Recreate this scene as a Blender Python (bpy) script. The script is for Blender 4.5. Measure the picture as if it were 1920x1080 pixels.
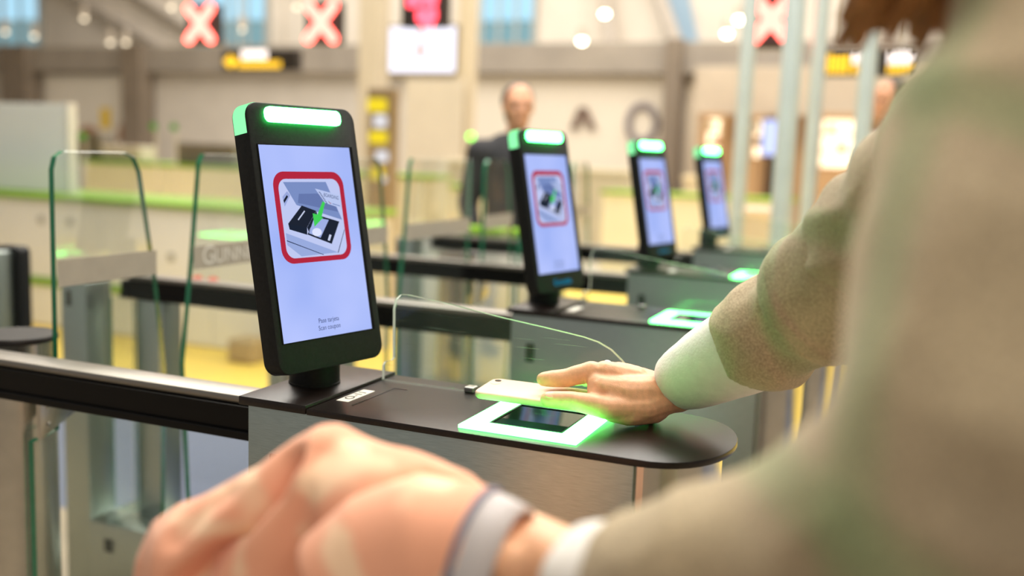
import bpy, bmesh, math, random
from mathutils import Vector, Matrix, noise
from mathutils.bvhtree import BVHTree
random.seed(7)
for o in list(bpy.data.objects): bpy.data.objects.remove(o)
scene = bpy.context.scene
COL = scene.collection

# ------------------------------------------------------------------ camera
YAW, PITCH, ROLL = math.radians(22.26), math.radians(7.656), math.radians(2.10)
CAMZ = 1.36
_f0 = Vector((-math.sin(YAW), math.cos(YAW), 0)); _r0 = Vector((math.cos(YAW), math.sin(YAW), 0)); _u0 = Vector((0, 0, 1))
FW = _f0*math.cos(PITCH) - _u0*math.sin(PITCH)
_u = _u0*math.cos(PITCH) + _f0*math.sin(PITCH)
RT = _r0*math.cos(ROLL) + _u*math.sin(ROLL)
UP = _u*math.cos(ROLL) - _r0*math.sin(ROLL)
cam = bpy.data.cameras.new('camera'); camo = bpy.data.objects.new('camera', cam); COL.objects.link(camo)
m = Matrix.Identity(4)
for i in range(3):
    m[i][0] = RT[i]; m[i][1] = UP[i]; m[i][2] = -FW[i]
m[2][3] = CAMZ
camo.matrix_world = m
cam.sensor_width = 36.0; cam.lens = 35.0; cam.clip_start = 0.02; cam.clip_end = 200
cam.dof.use_dof = True; cam.dof.focus_distance = 1.35; cam.dof.aperture_fstop = 1.75
cam.dof.aperture_blades = 9
scene.camera = camo

# ------------------------------------------------------------------ world and light
w = bpy.data.worlds.new('world'); scene.world = w; w.use_nodes = True
w.node_tree.nodes['Background'].inputs[0].default_value = (1.0, 0.98, 0.94, 1)
w.node_tree.nodes['Background'].inputs[1].default_value = 0.34

def area(name, loc, size, power, col, rot=(0, 0, 0)):
    l = bpy.data.lights.new(name, 'AREA'); l.shape = 'RECTANGLE'; l.size = size[0]; l.size_y = size[1]
    l.energy = power; l.color = col
    o = bpy.data.objects.new(name, l); COL.objects.link(o); o.location = loc; o.rotation_euler = rot
    return o
area('ceiling_light_hall', (-4.0, 13.0, 8.4), (22, 12), 2900, (1, .97, .92))
area('added_upper_wall_fill', (-9.0, 20.8, 8.2), (26, 1.2), 750, (1, .95, .88), (math.radians(48), 0, 0))  # unseen fill light, added to brighten the upper wall
area('ceiling_light_gates', (-1.2, 3.4, 4.6), (6, 3.5), 380, (1, .97, .90))
area('ceiling_light_entry', (1.6, -0.8, 4.2), (4, 3), 85, (1, .92, .78))
vs = scene.view_settings
vs.view_transform = 'Standard'; vs.look = 'None'; vs.exposure = 0.14; vs.gamma = 1.0; vs.use_curve_mapping = False

# ------------------------------------------------------------------ helpers
def ray(px, py):
    return FW + RT*((px-960)/1866.7) - UP*((py-540)/1866.7)
C0 = Vector((0, 0, CAMZ))
def at_y(px, py, Y):                       # point of the vertical plane y = Y seen at that direction
    d = ray(px, py); return C0 + d*(Y/d.y)
def at_z(px, py, Z):
    d = ray(px, py); return C0 + d*((Z-CAMZ)/d.z)
def at_d(px, py, D):
    return C0 + ray(px, py)*D

MATS = {}
def srgb(r, g, b):
    f = lambda c: (c/12.92 if c <= .04045 else ((c+.055)/1.055)**2.4)
    return (f(r/255), f(g/255), f(b/255))
def mat(name, col, rough=.5, metal=0., noise_amt=.08, nscale=40., bump=0., bscale=200., spec=.5, stretch=None, emit=None, estr=0., sheen=0., trans=0., sss=0.):
    if name in MATS: return MATS[name]
    m = bpy.data.materials.new(name); m.use_nodes = True; nt = m.node_tree; N = nt.nodes; L = nt.links
    b = N['Principled BSDF']
    b.inputs['Roughness'].default_value = rough; b.inputs['Metallic'].default_value = metal
    b.inputs['Specular IOR Level'].default_value = spec
    if sheen: b.inputs['Sheen Weight'].default_value = sheen
    if trans: b.inputs['Transmission Weight'].default_value = trans
    if sss:
        b.inputs['Subsurface Weight'].default_value = sss; b.inputs['Subsurface Radius'].default_value = (.008, .003, .0015)
        b.inputs['Subsurface Scale'].default_value = 1.0
    tc = N.new('ShaderNodeTexCoord'); mp = N.new('ShaderNodeMapping'); L.new(tc.outputs['Object'], mp.inputs[0])
    if stretch: mp.inputs['Scale'].default_value = stretch
    nz = N.new('ShaderNodeTexNoise'); nz.inputs['Scale'].default_value = nscale; nz.inputs['Detail'].default_value = 3
    L.new(mp.outputs[0], nz.inputs['Vector'])
    cr = N.new('ShaderNodeValToRGB')
    cr.color_ramp.elements[0].position = .3; cr.color_ramp.elements[1].position = .7
    lo = [max(0, c*(1-noise_amt)) for c in col]; hi = [c*(1+noise_amt) for c in col]
    cr.color_ramp.elements[0].color = (*lo, 1); cr.color_ramp.elements[1].color = (*hi, 1)
    L.new(nz.outputs[0], cr.inputs[0]); L.new(cr.outputs[0], b.inputs['Base Color'])
    if bump:
        n2 = N.new('ShaderNodeTexNoise'); n2.inputs['Scale'].default_value = bscale; n2.inputs['Detail'].default_value = 2
        L.new(mp.outputs[0], n2.inputs['Vector'])
        bp = N.new('ShaderNodeBump'); bp.inputs['Strength'].default_value = bump; bp.inputs['Distance'].default_value = .002
        L.new(n2.outputs[0], bp.inputs['Height']); L.new(bp.outputs[0], b.inputs['Normal'])
    if emit:
        b.inputs['Emission Color'].default_value = (*emit, 1); b.inputs['Emission Strength'].default_value = estr
    MATS[name] = m; return m

def emat(name, col, s):
    if name in MATS: return MATS[name]
    m = bpy.data.materials.new(name); m.use_nodes = True; nt = m.node_tree
    nt.nodes.clear(); o = nt.nodes.new('ShaderNodeOutputMaterial'); e = nt.nodes.new('ShaderNodeEmission')
    e.inputs[0].default_value = (*col, 1); e.inputs[1].default_value = s
    nt.links.new(e.outputs[0], o.inputs[0]); MATS[name] = m; return m

def glassmat(name, tint=(.93, .97, .94), gloss=.10, haze=.02, scratches=0., hazecol=(.75, .85, .78)):
    if name in MATS: return MATS[name]
    m = bpy.data.materials.new(name); m.use_nodes = True; nt = m.node_tree; N = nt.nodes; L = nt.links
    N.clear(); out = N.new('ShaderNodeOutputMaterial')
    tr = N.new('ShaderNodeBsdfTransparent'); tr.inputs[0].default_value = (*tint, 1)
    gl = N.new('ShaderNodeBsdfGlossy'); gl.inputs['Roughness'].default_value = .03
    df = N.new('ShaderNodeBsdfDiffuse'); df.inputs[0].default_value = (*hazecol, 1)
    fr = N.new('ShaderNodeFresnel'); fr.inputs['IOR'].default_value = 1.45
    mu = N.new('ShaderNodeMath'); mu.operation = 'MULTIPLY'; mu.inputs[1].default_value = gloss*10; mu.use_clamp = True
    L.new(fr.outputs[0], mu.inputs[0])
    m1 = N.new('ShaderNodeMixShader'); L.new(mu.outputs[0], m1.inputs[0]); L.new(tr.outputs[0], m1.inputs[1]); L.new(gl.outputs[0], m1.inputs[2])
    m2 = N.new('ShaderNodeMixShader'); L.new(m1.outputs[0], m2.inputs[1]); L.new(df.outputs[0], m2.inputs[2]); L.new(m2.outputs[0], out.inputs[0])
    if scratches:
        tc = N.new('ShaderNodeTexCoord'); prev = None
        for ang, sc in ((.35, 55), (-.5, 38), (.12, 70)):
            mp = N.new('ShaderNodeMapping'); mp.inputs['Rotation'].default_value = (0, ang, 0); mp.inputs['Scale'].default_value = (.05, 1, 3.2)
            L.new(tc.outputs['Object'], mp.inputs[0])
            nz = N.new('ShaderNodeTexNoise'); nz.inputs['Scale'].default_value = sc*2; nz.inputs['Detail'].default_value = 1
            L.new(mp.outputs[0], nz.inputs['Vector'])
            r = N.new('ShaderNodeMapRange'); r.inputs[1].default_value = .735; r.inputs[2].default_value = .76; r.inputs[3].default_value = 0; r.inputs[4].default_value = scratches
            L.new(nz.outputs[0], r.inputs[0])
            if prev is None: prev = r.outputs[0]
            else:
                a = N.new('ShaderNodeMath'); a.operation = 'MAXIMUM'; L.new(prev, a.inputs[0]); L.new(r.outputs[0], a.inputs[1]); prev = a.outputs[0]
        a = N.new('ShaderNodeMath'); a.operation = 'ADD'; a.inputs[1].default_value = haze; L.new(prev, a.inputs[0]); L.new(a.outputs[0], m2.inputs[0])
    else: m2.inputs[0].default_value = haze
    MATS[name] = m; return m

class MB:
    """collects shapes for one mesh object"""
    def __init__(s): s.bm = bmesh.new()
    def box(s, a, b, bev=0., seg=2, rot=None):
        a, b = Vector(a), Vector(b); c = (a+b)/2; d = b-a
        t = bmesh.new(); bmesh.ops.create_cube(t, size=1)
        bmesh.ops.scale(t, vec=(abs(d.x), abs(d.y), abs(d.z)), verts=t.verts)
        if bev: bmesh.ops.bevel(t, geom=t.edges[:], offset=bev, segments=seg, affect='EDGES', profile=.5)
        if rot: bmesh.ops.rotate(t, cent=(0, 0, 0), matrix=rot, verts=t.verts)
        bmesh.ops.translate(t, vec=c, verts=t.verts); return s.add(t)
    def add(s, t, mi=0):
        me = bpy.data.meshes.new('t'); t.to_mesh(me); t.free(); s.bm.from_mesh(me); bpy.data.meshes.remove(me); return s
    def prism(s, pts, tf, th, bev=0., seg=2):
        """outline pts (u,v); tf(u,v,w)->world; w from 0 to th; cap faces material 0, rim material 1 if has one"""
        t = bmesh.new(); n = len(pts)
        A = [t.verts.new(Vector((p[0], p[1], 0))) for p in pts]; B = [t.verts.new(Vector((p[0], p[1], th))) for p in pts]
        t.faces.new(A[::-1]); f2 = t.faces.new(B)
        rims = [t.faces.new((A[i], A[(i+1) % n], B[(i+1) % n], B[i])) for i in range(n)]
        for r in rims: r.material_index = 1
        bmesh.ops.recalc_face_normals(t, faces=t.faces[:])
        if bev:
            ed = [e for e in t.edges if len({v.co.z for v in e.verts}) == 1]
            bmesh.ops.bevel(t, geom=ed, offset=bev, segments=seg, affect='EDGES', profile=.5)
        for v in t.verts: v.co = Vector(tf(v.co.x, v.co.y, v.co.z))
        bmesh.ops.recalc_face_normals(t, faces=t.faces[:])
        return s.add(t)
    def ngon(s, pts):
        s.bm.faces.new([s.bm.verts.new(Vector(p)) for p in pts]); return s
    def loft(s, rings, cap=True, closed=True):
        R = [[s.bm.verts.new(Vector(p)) for p in r] for r in rings]; n = len(R[0])
        for i in range(len(R)-1):
            for j in range(n if closed else n-1):
                s.bm.faces.new((R[i][j], R[i][(j+1) % n], R[i+1][(j+1) % n], R[i+1][j]))
        if cap: s.bm.faces.new(R[0][::-1]); s.bm.faces.new(R[-1])
        return s
    def tube(s, path, rad, seg=16, cap=True, ell=None):
        path = [Vector(p) for p in path]; rings = []; n = len(path)
        if not isinstance(rad, (list, tuple)): rad = [rad]*n
        ref = None
        for i, p in enumerate(path):
            d = (path[min(i+1, n-1)]-path[max(i-1, 0)]).normalized()
            if ref is None: ref = Vector((0, 0, 1)) if abs(d.z) < .9 else Vector((1, 0, 0))
            a = d.cross(ref).normalized(); b = a.cross(d).normalized(); ref = b
            e = ell[i] if ell else 1
            rings.append([p + a*(math.cos(2*math.pi*k/seg)*rad[i]) + b*(math.sin(2*math.pi*k/seg)*rad[i]*e) for k in range(seg)])
        return s.loft(rings, cap)
    def lathe(s, prof, c, seg=32):
        c = Vector(c); rings = [[c+Vector((r*math.cos(2*math.pi*k/seg), r*math.sin(2*math.pi*k/seg), z)) for k in range(seg)] for r, z in prof]
        return s.loft(rings)
    def ball(s, c, r, sub=2, sc=(1, 1, 1), rot=None):
        t = bmesh.new(); bmesh.ops.create_icosphere(t, subdivisions=sub, radius=1)
        bmesh.ops.scale(t, vec=[r*k for k in sc], verts=t.verts)
        if rot: bmesh.ops.rotate(t, cent=(0, 0, 0), matrix=rot, verts=t.verts)
        bmesh.ops.translate(t, vec=Vector(c), verts=t.verts); return s.add(t)
    def capsule(s, a, b, ra, rb):
        a, b = Vector(a), Vector(b); s.tube([a, a.lerp(b, .5), b], [ra, (ra+rb)/2, rb], 14); s.ball(a, ra, 2); s.ball(b, rb, 2); return s
    def remesh(s, voxel, smooth=4, fac=.6):
        me = bpy.data.meshes.new('t'); bmesh.ops.recalc_face_normals(s.bm, faces=s.bm.faces[:]); s.bm.to_mesh(me)
        o = bpy.data.objects.new('t', me); COL.objects.link(o)
        md = o.modifiers.new('r', 'REMESH'); md.mode = 'VOXEL'; md.voxel_size = voxel
        if smooth:
            sm = o.modifiers.new('s', 'SMOOTH'); sm.iterations = smooth; sm.factor = fac
        dg = bpy.context.evaluated_depsgraph_get(); m2 = bpy.data.meshes.new_from_object(o.evaluated_get(dg))
        s.bm.free(); s.bm = bmesh.new(); s.bm.from_mesh(m2)
        bpy.data.objects.remove(o); bpy.data.meshes.remove(me); bpy.data.meshes.remove(m2); return s
    def displace(s, fn):
        s.bm.normal_update()
        off = [(v, v.normal*fn(v.co)) for v in s.bm.verts]
        for v, d in off: v.co += d
        return s
    def build(s, name, mats, parent=None, smooth=False, angle=None):
        me = bpy.data.meshes.new(name)
        org = Vector((0, 0, 0))
        if parent is not None:
            q = parent
            while q is not None: org = org + q.location; q = q.parent
        bmesh.ops.translate(s.bm, vec=-org, verts=s.bm.verts)
        s.bm.to_mesh(me); s.bm.free()
        for mm in (mats if isinstance(mats, (list, tuple)) else [mats]): me.materials.append(mm)
        if smooth:
            for p in me.polygons: p.use_smooth = True
            if angle: 
                try: me.set_sharp_from_angle(angle=math.radians(angle))
                except Exception: pass
        o = bpy.data.objects.new(name, me); COL.objects.link(o)
        if parent is not None: o.parent = parent
        return o
def rebase(o, base):
    """move the origin of a one-mesh thing to its base"""
    base = Vector(base); o.data.transform(Matrix.Translation(-base)); o.location = base; return o
def tag(o, label, cat=None, group=None, kind=None):
    if label: o['label'] = label
    if cat: o['category'] = cat
    if group: o['group'] = group
    if kind: o['kind'] = kind
    return o
def empty(name, loc, label=None, cat=None, group=None):
    o = bpy.data.objects.new(name, None); COL.objects.link(o); o.location = loc; o.empty_display_size = .1
    tag(o, label, cat, group); return o
def struct(o): o['kind'] = 'structure'; return o
def rrect(x0, y0, x1, y1, r, seg=6):
    P = []
    for cx, cy, a0 in ((x1-r, y1-r, 0), (x0+r, y1-r, 90), (x0+r, y0+r, 180), (x1-r, y0+r, 270)):
        for k in range(seg+1):
            a = math.radians(a0+90*k/seg); P.append((cx+r*math.cos(a), cy+r*math.sin(a)))
    return P
def text_mesh(txt, size):
    cu = bpy.data.curves.new('t', 'FONT'); cu.body = txt; cu.size = size; cu.align_x = 'CENTER'; cu.align_y = 'CENTER'
    o = bpy.data.objects.new('t', cu); COL.objects.link(o)
    me = bpy.data.meshes.new_from_object(o.evaluated_get(bpy.context.evaluated_depsgraph_get()))
    bpy.data.objects.remove(o); bpy.data.curves.remove(cu); return me
def text_mb(txt, size, tf, sx=1.):
    me = text_mesh(txt, size); mb = MB(); mb.bm.from_mesh(me); bpy.data.meshes.remove(me)
    for v in mb.bm.verts: v.co = Vector(tf(v.co.x*sx, v.co.y))
    return mb
def copy_tree(o, parent=None, skip=()):
    c = o.copy(); COL.objects.link(c); c.parent = parent
    for ch in list(o.children):
        if ch.name.split('.')[0] in skip: continue
        copy_tree(ch, c, skip)
    return c

# ------------------------------------------------------------------ materials
steel = mat('brushed_steel', (.40, .455, .425), .30, 1., .12, 30, .12, 60, stretch=(1.5, 1.5, 40))
steel_h = mat('polished_steel', (.50, .49, .45), .24, 1., .06, 30)
black = mat('black_powder_coat', (.012, .008, .007), .30, 0, .25, 300, .12, 1200, spec=.34)
black2 = mat('black_plastic', (.011, .012, .0125), .5, 0, .2, 200, .1, 900, spec=.16)
blackrail = mat('black_gloss_rail', (.003, .003, .003), .25, 0, .2, 60, spec=.18)
green_e = emat('green_light', (.10, 1.0, .165), 13)
green_s = emat('green_side_light', (.28, 1.0, .42), 1.1)
green_bar = emat('green_bar_light', (.065, 1.0, .16), 26)
red_e = emat('red_glow', (1, .10, .06), 3.0)
glass = glassmat('clear_glass', (.965, .985, .97), .022, .008)
glass_s = glassmat('scratched_glass', (.955, .97, .965), .03, .018, .22)
edge_g = mat('green_glass_edge', (.02, .20, .10), .25, 0, .1, 30)
edge_c = mat('clear_glass_edge', (.30, .31, .27), .3, 0, .1, 60)
_nt = edge_c.node_tree; _tl = _nt.nodes.new('ShaderNodeBsdfTranslucent'); _tl.inputs[0].default_value = (.75, .8, .72, 1); _mx = _nt.nodes.new('ShaderNodeMixShader'); _mx.inputs[0].default_value = .7
_nt.links.new(_nt.nodes['Principled BSDF'].outputs[0], _mx.inputs[1]); _nt.links.new(_tl.outputs[0], _mx.inputs[2]); _nt.links.new(_mx.outputs[0], _nt.nodes['Material Output'].inputs[0])
frost = mat('frosted_band', (.36, .32, .26), .7, 0, .05, 30)
frost_l = mat('pale_lettering', (.68, .66, .60), .7, 0, .05, 30)
sticker = mat('white_sticker', (.82, .78, .72), .5, 0, .04, 60)
ink = mat('black_ink', (.02, .02, .02), .6)
skin = mat('skin', srgb(234, 178, 140), .48, 0, .10, 120, .12, 500, sss=.12)
white_cloth = mat('white_shirt_cotton', (.80, .77, .74), .85, 0, .04, 80, .3, 260)

# ------------------------------------------------------------------ floor and hall
fl = struct(MB().box((-40, -6, -.1), (14, 2.66, 0)).build('floor', mat('beige_stone_floor', (.34, .27, .19), .35, 0, .12, 5)))
MB().box((-40, 2.66, -.1), (14, 4.25, .001)).build('blue_carpet_strip', mat('blue_grey_carpet', (.13, .15, .22), .9, 0, .15, 60), fl)
MB().box((-40, 10.5, -.1), (14, 26, .0004)).build('pale_floor_area', mat('pale_stone_floor', (.52, .46, .38), .4, 0, .1, 3), fl)
MB().box((-40, 4.25, -.1), (14, 10.5, .0005)).build('yellow_floor_area', mat('yellow_vinyl_floor', (.86, .62, .10), .5, 0, .06, 4), fl)

beige = mat('beige_wall_paint', (.62, .57, .50), .7, 0, .05, 2)
taupe = mat('taupe_cladding', (.32, .28, .235), .6, 0, .10, 1.5)
cream = mat('cream_panel', (.66, .58, .45), .6, 0, .04, 2)
WB = 20.0
wall = struct(MB().box((-34, WB, 0), (10, WB+.3, 3.3)).build('wall_back', beige))
struct(MB().box((-34, WB-.35, 3.04), (10, WB+.1, 3.66), .02).build('trim_1', taupe))
upper = struct(MB().box((-40, 25, 2.8), (14, 25.3, 9)).build('wall_upper', mat('upper_wall', (.74, .67, .57), .75, 0, .06, 1)))
struct(MB().box((-40, -6, 8.6), (14, 25.3, 8.9)).build('ceiling', mat('ceiling_paint', (.66, .58, .47), .8, 0, .05, 1)))

def wall_rect(px0, py0, px1, py1, Y, th, material, name, parent=None, bev=.01):
    a = at_y(px0, (py0+py1)/2, Y); b = at_y(px1, (py0+py1)/2, Y); t = at_y((px0+px1)/2, py0, Y); l = at_y((px0+px1)/2, py1, Y)
    return MB().box((a.x, Y-th, l.z), (b.x, Y, t.z), bev).build(name, material, parent)
# pilasters on the back wall
n = 2
for (a, b, y0, y1) in ((28, 76, 90, 330), (252, 288, 88, 335), (1252, 1282, 92, 330)):
    p = at_y((a+b)/2, 200, WB-.1); wd = (at_y(b, 200, WB-.1)-at_y(a, 200, WB-.1)).x
    struct(MB().box((p.x-wd/2, WB-.55, 0), (p.x+wd/2, WB-.05, 3.7), .02).build('trim_%d' % n, mat('brown_pilaster', (.22, .175, .13), .6, 0, .1, 2))); n += 1
p = at_y(866, 200, 15)
struct(MB().box((p.x-.13, 15, 0), (p.x+.13, 15.3, 7), .03).build('trim_%d' % n, mat('cream_column', (.64, .54, .38), .6, 0, .04, 2))); n += 1
p = at_y(690, 100, 15)
struct(MB().box((p.x-.2, 15, 0), (p.x+.2, 15.4, 7), .03).build('trim_%d' % n, mat('beige_column', (.58, .50, .37), .6, 0, .04, 2))); n += 1
# slanted roof struts above the fascia
for (a, b) in (((60, -60), (345, 110)), ((150, -80), (420, 90)), ((1130, -60), (1150, 110)), ((1215, -70), (1275, 100))):
    A = at_y(*a, 24.6); B = at_y(*b, 24.6)
    struct(MB().tube([A, B], .16, 10).build('trim_%d' % n, mat('roof_strut', (.56, .50, .43), .7, 0, .05, 3))); n += 1
# upper windows
sky_e = mat('window_daylight', (.05, .1, .12), .2, 0, .02, 2, emit=(.36, .62, .78), estr=1.1)
sky_d = mat('window_daylight_low', (.05, .1, .12), .2, 0, .02, 2, emit=(.22, .38, .42), estr=.75)
frame_m = mat('window_frame', (.42, .44, .42), .5, 0, .04, 5)
for i, (a, b, y0, y1) in enumerate(((-60, 76, -30, 88), (366, 500, -30, 90), (872, 1002, -30, 92))):
    A = at_y(a, 60, 24.9).x; B = at_y(b, 60, 24.9).x; zt = at_y((a+b)/2, y0, 24.9).z; zb = at_y((a+b)/2, y1, 24.9).z
    root = struct(empty('window_%d' % (i+1), ((A+B)/2, 24.9, zb)))
    wdt = (B-A)/4
    mb = MB()
    for k in range(5): mb.box((A+k*wdt-.04, 24.82, zb), (A+k*wdt+.04, 24.98, zt), .01)
    mb.box((A, 24.82, zb-.05), (B, 24.98, zb+.05)); mb.box((A, 24.82, zt-.05), (B, 24.98, zt+.05))
    mb.build('window_frame', frame_m, root)
    zm = zb+(zt-zb)*.42
    for k in range(4):
        MB().box((A+k*wdt+.04, 24.88, zm+.03), (A+(k+1)*wdt-.04, 24.92, zt-.05)).build('pane', sky_e, root)
        MB().box((A+k*wdt+.04, 24.88, zb+.05), (A+(k+1)*wdt-.04, 24.92, zm-.03)).build('pane', sky_d, root)
p0, p1 = at_y(1256, 10, 24.9), at_y(1305, 95, 24.9)
root = struct(empty('window_4', (p0.x, 24.9, p1.z)))
MB().prism([(p0.x-.4, p0.z+.6), (p0.x+.35, p0.z+.6), (p1.x+.1, p1.z), (p1.x-.55, p1.z)], lambda u, v, w: (u, 24.86+w, v), .05).build('pane', [mat('pale_window_daylight', (.05, .1, .12), .2, 0, .02, 2, emit=(.50, .60, .68), estr=.7)]*2, root)
MB().tube([(p0.x-.42, 24.84, p0.z+.6), (p1.x-.57, 24.84, p1.z)], .05, 8).build('window_frame', frame_m, root)

# wall advert with brown arcs and a yellow mark, printed panel on the left
A = at_y(84, 140, WB-.12); B = at_y(252, 340, WB-.12)
ad = empty('wall_poster', ((A.x+B.x)/2, WB-.1, 1.0), 'white wall poster with brown arches and a yellow square, far left wall', 'poster')
MB().box((A.x, WB-.1, .9), (B.x, WB-.001, at_y(160, 141, WB).z)).build('panel', mat('poster_white', (.74, .69, .60), .6, 0, .04, 1), ad)
arcm = mat('poster_brown', (.40, .20, .11), .6, 0, .06, 4)
for (cx, cy, r0, r1, a0, a1) in ((262, 262, 28, 62, 95, 185), (166, 270, 12, 40, 25, 180), (96, 268, 34, 62, 5, 85)):
    c = at_y(cx, cy, WB-.11); s = 20/1690.
    P = [(c.x+r1*s*math.cos(math.radians(a0+(a1-a0)*k/14)), c.z+r1*s*math.sin(math.radians(a0+(a1-a0)*k/14))) for k in range(15)]
    P += [(c.x+r0*s*math.cos(math.radians(a1-(a1-a0)*k/14)), c.z+r0*s*math.sin(math.radians(a1-(a1-a0)*k/14))) for k in range(15)]
    P = [(min(max(u, A.x+.02), B.x-.02), v) for u, v in P]
    MB().prism(P, lambda u, v, w: (u, WB-.105-w, v), .004).build('arch_print', [arcm, arcm], ad)
c = at_y(197, 222, WB-.12)
MB().box((c.x-.16, WB-.112, c.z-.26), (c.x+.16, WB-.105, c.z+.26)).build('yellow_print', mat('poster_yellow', (.80, .55, .03), .6, 0, .05, 4), ad)

# white wall letters / arch shapes further right
def wall_prism(pts_px, Y, th, m, name, label, cat, group=None):
    P = [at_y(*p, Y) for p in pts_px]
    o = MB().prism([(p.x, p.z) for p in P], lambda u, v, w: (u, Y-w, v), th).build(name, [m, m])
    rebase(o, (sum(p.x for p in P)/len(P), Y, min(p.z for p in P)))
    return tag(o, label, cat, group)
dk = mat('dark_brown_wall_shape', (.16, .10, .075), .6, 0, .1, 3)
wall_prism([(1072, 242), (1088, 202), (1102, 202), (1120, 242), (1106, 242), (1096, 216), (1086, 242)], WB-.01, .12, dk, 'wall_ornament', 'dark brown pointed arch ornament on the pale back wall', 'ornament')
c = at_y(1206, 232, WB); o = MB()
for k in range(20):
    pass
o.tube([(c.x+.29*math.cos(t*math.pi*2/24), WB-.08, c.z+.36*math.sin(t*math.pi*2/24)) for t in range(25)], .075, 8)
tag(rebase(o.build('wall_ornament', mat('grey_wall_shape', (.22, .19, .20), .6, 0, .1, 3), smooth=True), (c.x, WB, c.z-.43)), 'grey ring-shaped ornament on the pale back wall', 'ornament')

# pale display wall panel between the staff member and the pilaster
o = wall_rect(878, 142, 1252, 330, WB-.02, .03, mat('pale_wall_panel', (.74, .67, .56), .6, 0, .04, 1), 'wall_panel', wall)
o = wall_rect(1284, 150, 1400, 400, WB-.02, .03, mat('warm_wall_panel', (.70, .60, .46), .6, 0, .03, 1), 'wall_panel', wall)
o = wall_rect(760, 150, 866, 470, 14.9, .06, cream, 'partition_screen'); tag(rebase(o, (at_y(813, 300, 14.9).x, 14.87, .0)), 'tall cream partition screen behind the white hanging monitor', 'partition')
o.data.transform(Matrix.Translation((0, 0, 0)))

# pendant spot lamps high in the hall
lamp_e = emat('lamp_warm', (1, .86, .62), 16); lamp_d = emat('lamp_dim', (1, .84, .60), 2.6)
lm = mat('lamp_housing', (.55, .48, .40), .5)
for i, (px, py, m_, word) in enumerate(((1134, 26, lamp_e, 'brighter hanging spot lamp above the pale wall, upper of the middle pair'), (1091, 77, lamp_e, 'brighter hanging spot lamp just above the taupe fascia, lower of the middle pair'),
        (1363, 63, lamp_e, 'bright hanging spot lamp beside the leftmost silver pole'), (1386, 37, lamp_e, 'bright hanging spot lamp half behind the leftmost silver pole'),
        (158, 35, lamp_d, 'dim hanging spot lamp right of the leftmost blue window'), (321, 14, lamp_d, 'dim hanging spot lamp at the top edge, left of the first red cross'), (236, 80, lamp_d, 'dim hanging spot lamp just above the fascia at the left'),
        (207, 80, lamp_d, 'dimmest hanging spot lamp just above the fascia at the left, beside a brighter one'), (453, 55, lamp_d, 'dim hanging spot lamp in front of the second blue window'), (557, 13, lamp_d, 'dim hanging spot lamp left of the second red cross'), (10, 60, lamp_d, 'dim hanging spot lamp in front of the leftmost blue window, near the edge'), (64, 68, lamp_d, 'dim hanging spot lamp in front of the leftmost blue window, right side'))):
    p = at_y(px, py, 19.0)
    r = empty('pendant_spot_lamp', p, word, 'lamp', 'hanging spot lamps')
    MB().lathe([(.045, .03), (.07, .04), (.08, .10), (.08, .26), (.03, .30)], p, 16).build('housing', lm, r, True, 40)
    MB().ball(p, .075 if m_ is lamp_e else .06, 2, (1, 1, .8)).build('bulb', m_, r, True)
    MB().tube([p+Vector((0, 0, .3)), Vector((p.x, p.y, 8.6))], .008, 6).build('rod', lm, r)

# ------------------------------------------------------------------ white counters with lime trims
lime = mat('lime_trim', (.20, .40, .012), .5, 0, .06, 6)
whitec = mat('white_laminate', (.84, .82, .76), .45, 0, .03, 3)
whitep = mat('white_partition_laminate', (.76, .79, .78), .5, 0, .02, 2)
def counter(x0, x1, y0, y1, h, label, n=3, low=False):
    r = empty('service_counter', ((x0+x1)/2, (y0+y1)/2, 0), label, 'counter', 'white service counters')
    MB().box((x0, y0+.03, .0), (x1, y1, h-.034)).build('body', mat('counter_core', (.55, .5, .4), .6), r)
    wd = (x1-x0)/n
    for k in range(n):
        MB().box((x0+k*wd+.004, y0, .01), (x0+(k+1)*wd-.004, y0+.03, h-.036), .004).build('front_panel', whitec, r)
    MB().box((x0-.02, y0-.03, h-.034), (x1+.02, y1+.02, h), .006).build('lime_edge', lime, r)
    if low: MB().box((x0, y0-.012, .30), (x0+low, y0+.001, .36), .003).build('lime_stripe', lime, r)
    return r
lc = counter(-8.2, -3.35, 5.3, 6.0, .955, 'long white counter with lime green edge behind the left glass flaps', 5, 3.3)
counter(-8.6, -4.4, 8.4, 9.0, 1.13, 'far white counter with lime edge behind the left counter', 4)
counter(-6.1, -3.9, 10.4, 11.0, .98, 'white counter with bright lime edge behind the second terminal', 3)
counter(-3.3, -1.3, 10.6, 11.2, 1.0, 'cream counter with lime edge between second and third terminals', 3)
counter(-2.32, -1.72, 4.41, 4.52, 1.0, 'narrow white counter with lime edge right in front of the staff member', 1)
# white partition at the left
A = at_y(-220, 195, 5.62); B = at_y(131, 195, 5.62)
r = empty('white_partition', ((A.x+B.x)/2, 5.62, .955), 'tall plain white partition panel standing on the left counter at the picture edge', 'partition')
MB().box((A.x, 5.60, .956), (B.x, 5.66, B.z), .006).build('panel', whitep, r)
MB().box((B.x-.012, 5.59, .956), (B.x+.012, 5.67, B.z+.004), .003).build('edge_profile', mat('alu_profile', (.72, .70, .64), .4, .3), r)
for px, py in ((78, 412), (132, 416), (322, 482)):
    p = at_y(px, py, 5.3)
    MB().prism([(p.x+.032*math.cos(k*.524), p.z+.032*math.sin(k*.524)) for k in range(12)], lambda u, v, w_: (u, 5.301-w_, v), .008, .002).build('cable_grommet', [mat('grommet_grey', (.42, .40, .34), .6)]*2, lc)
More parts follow.
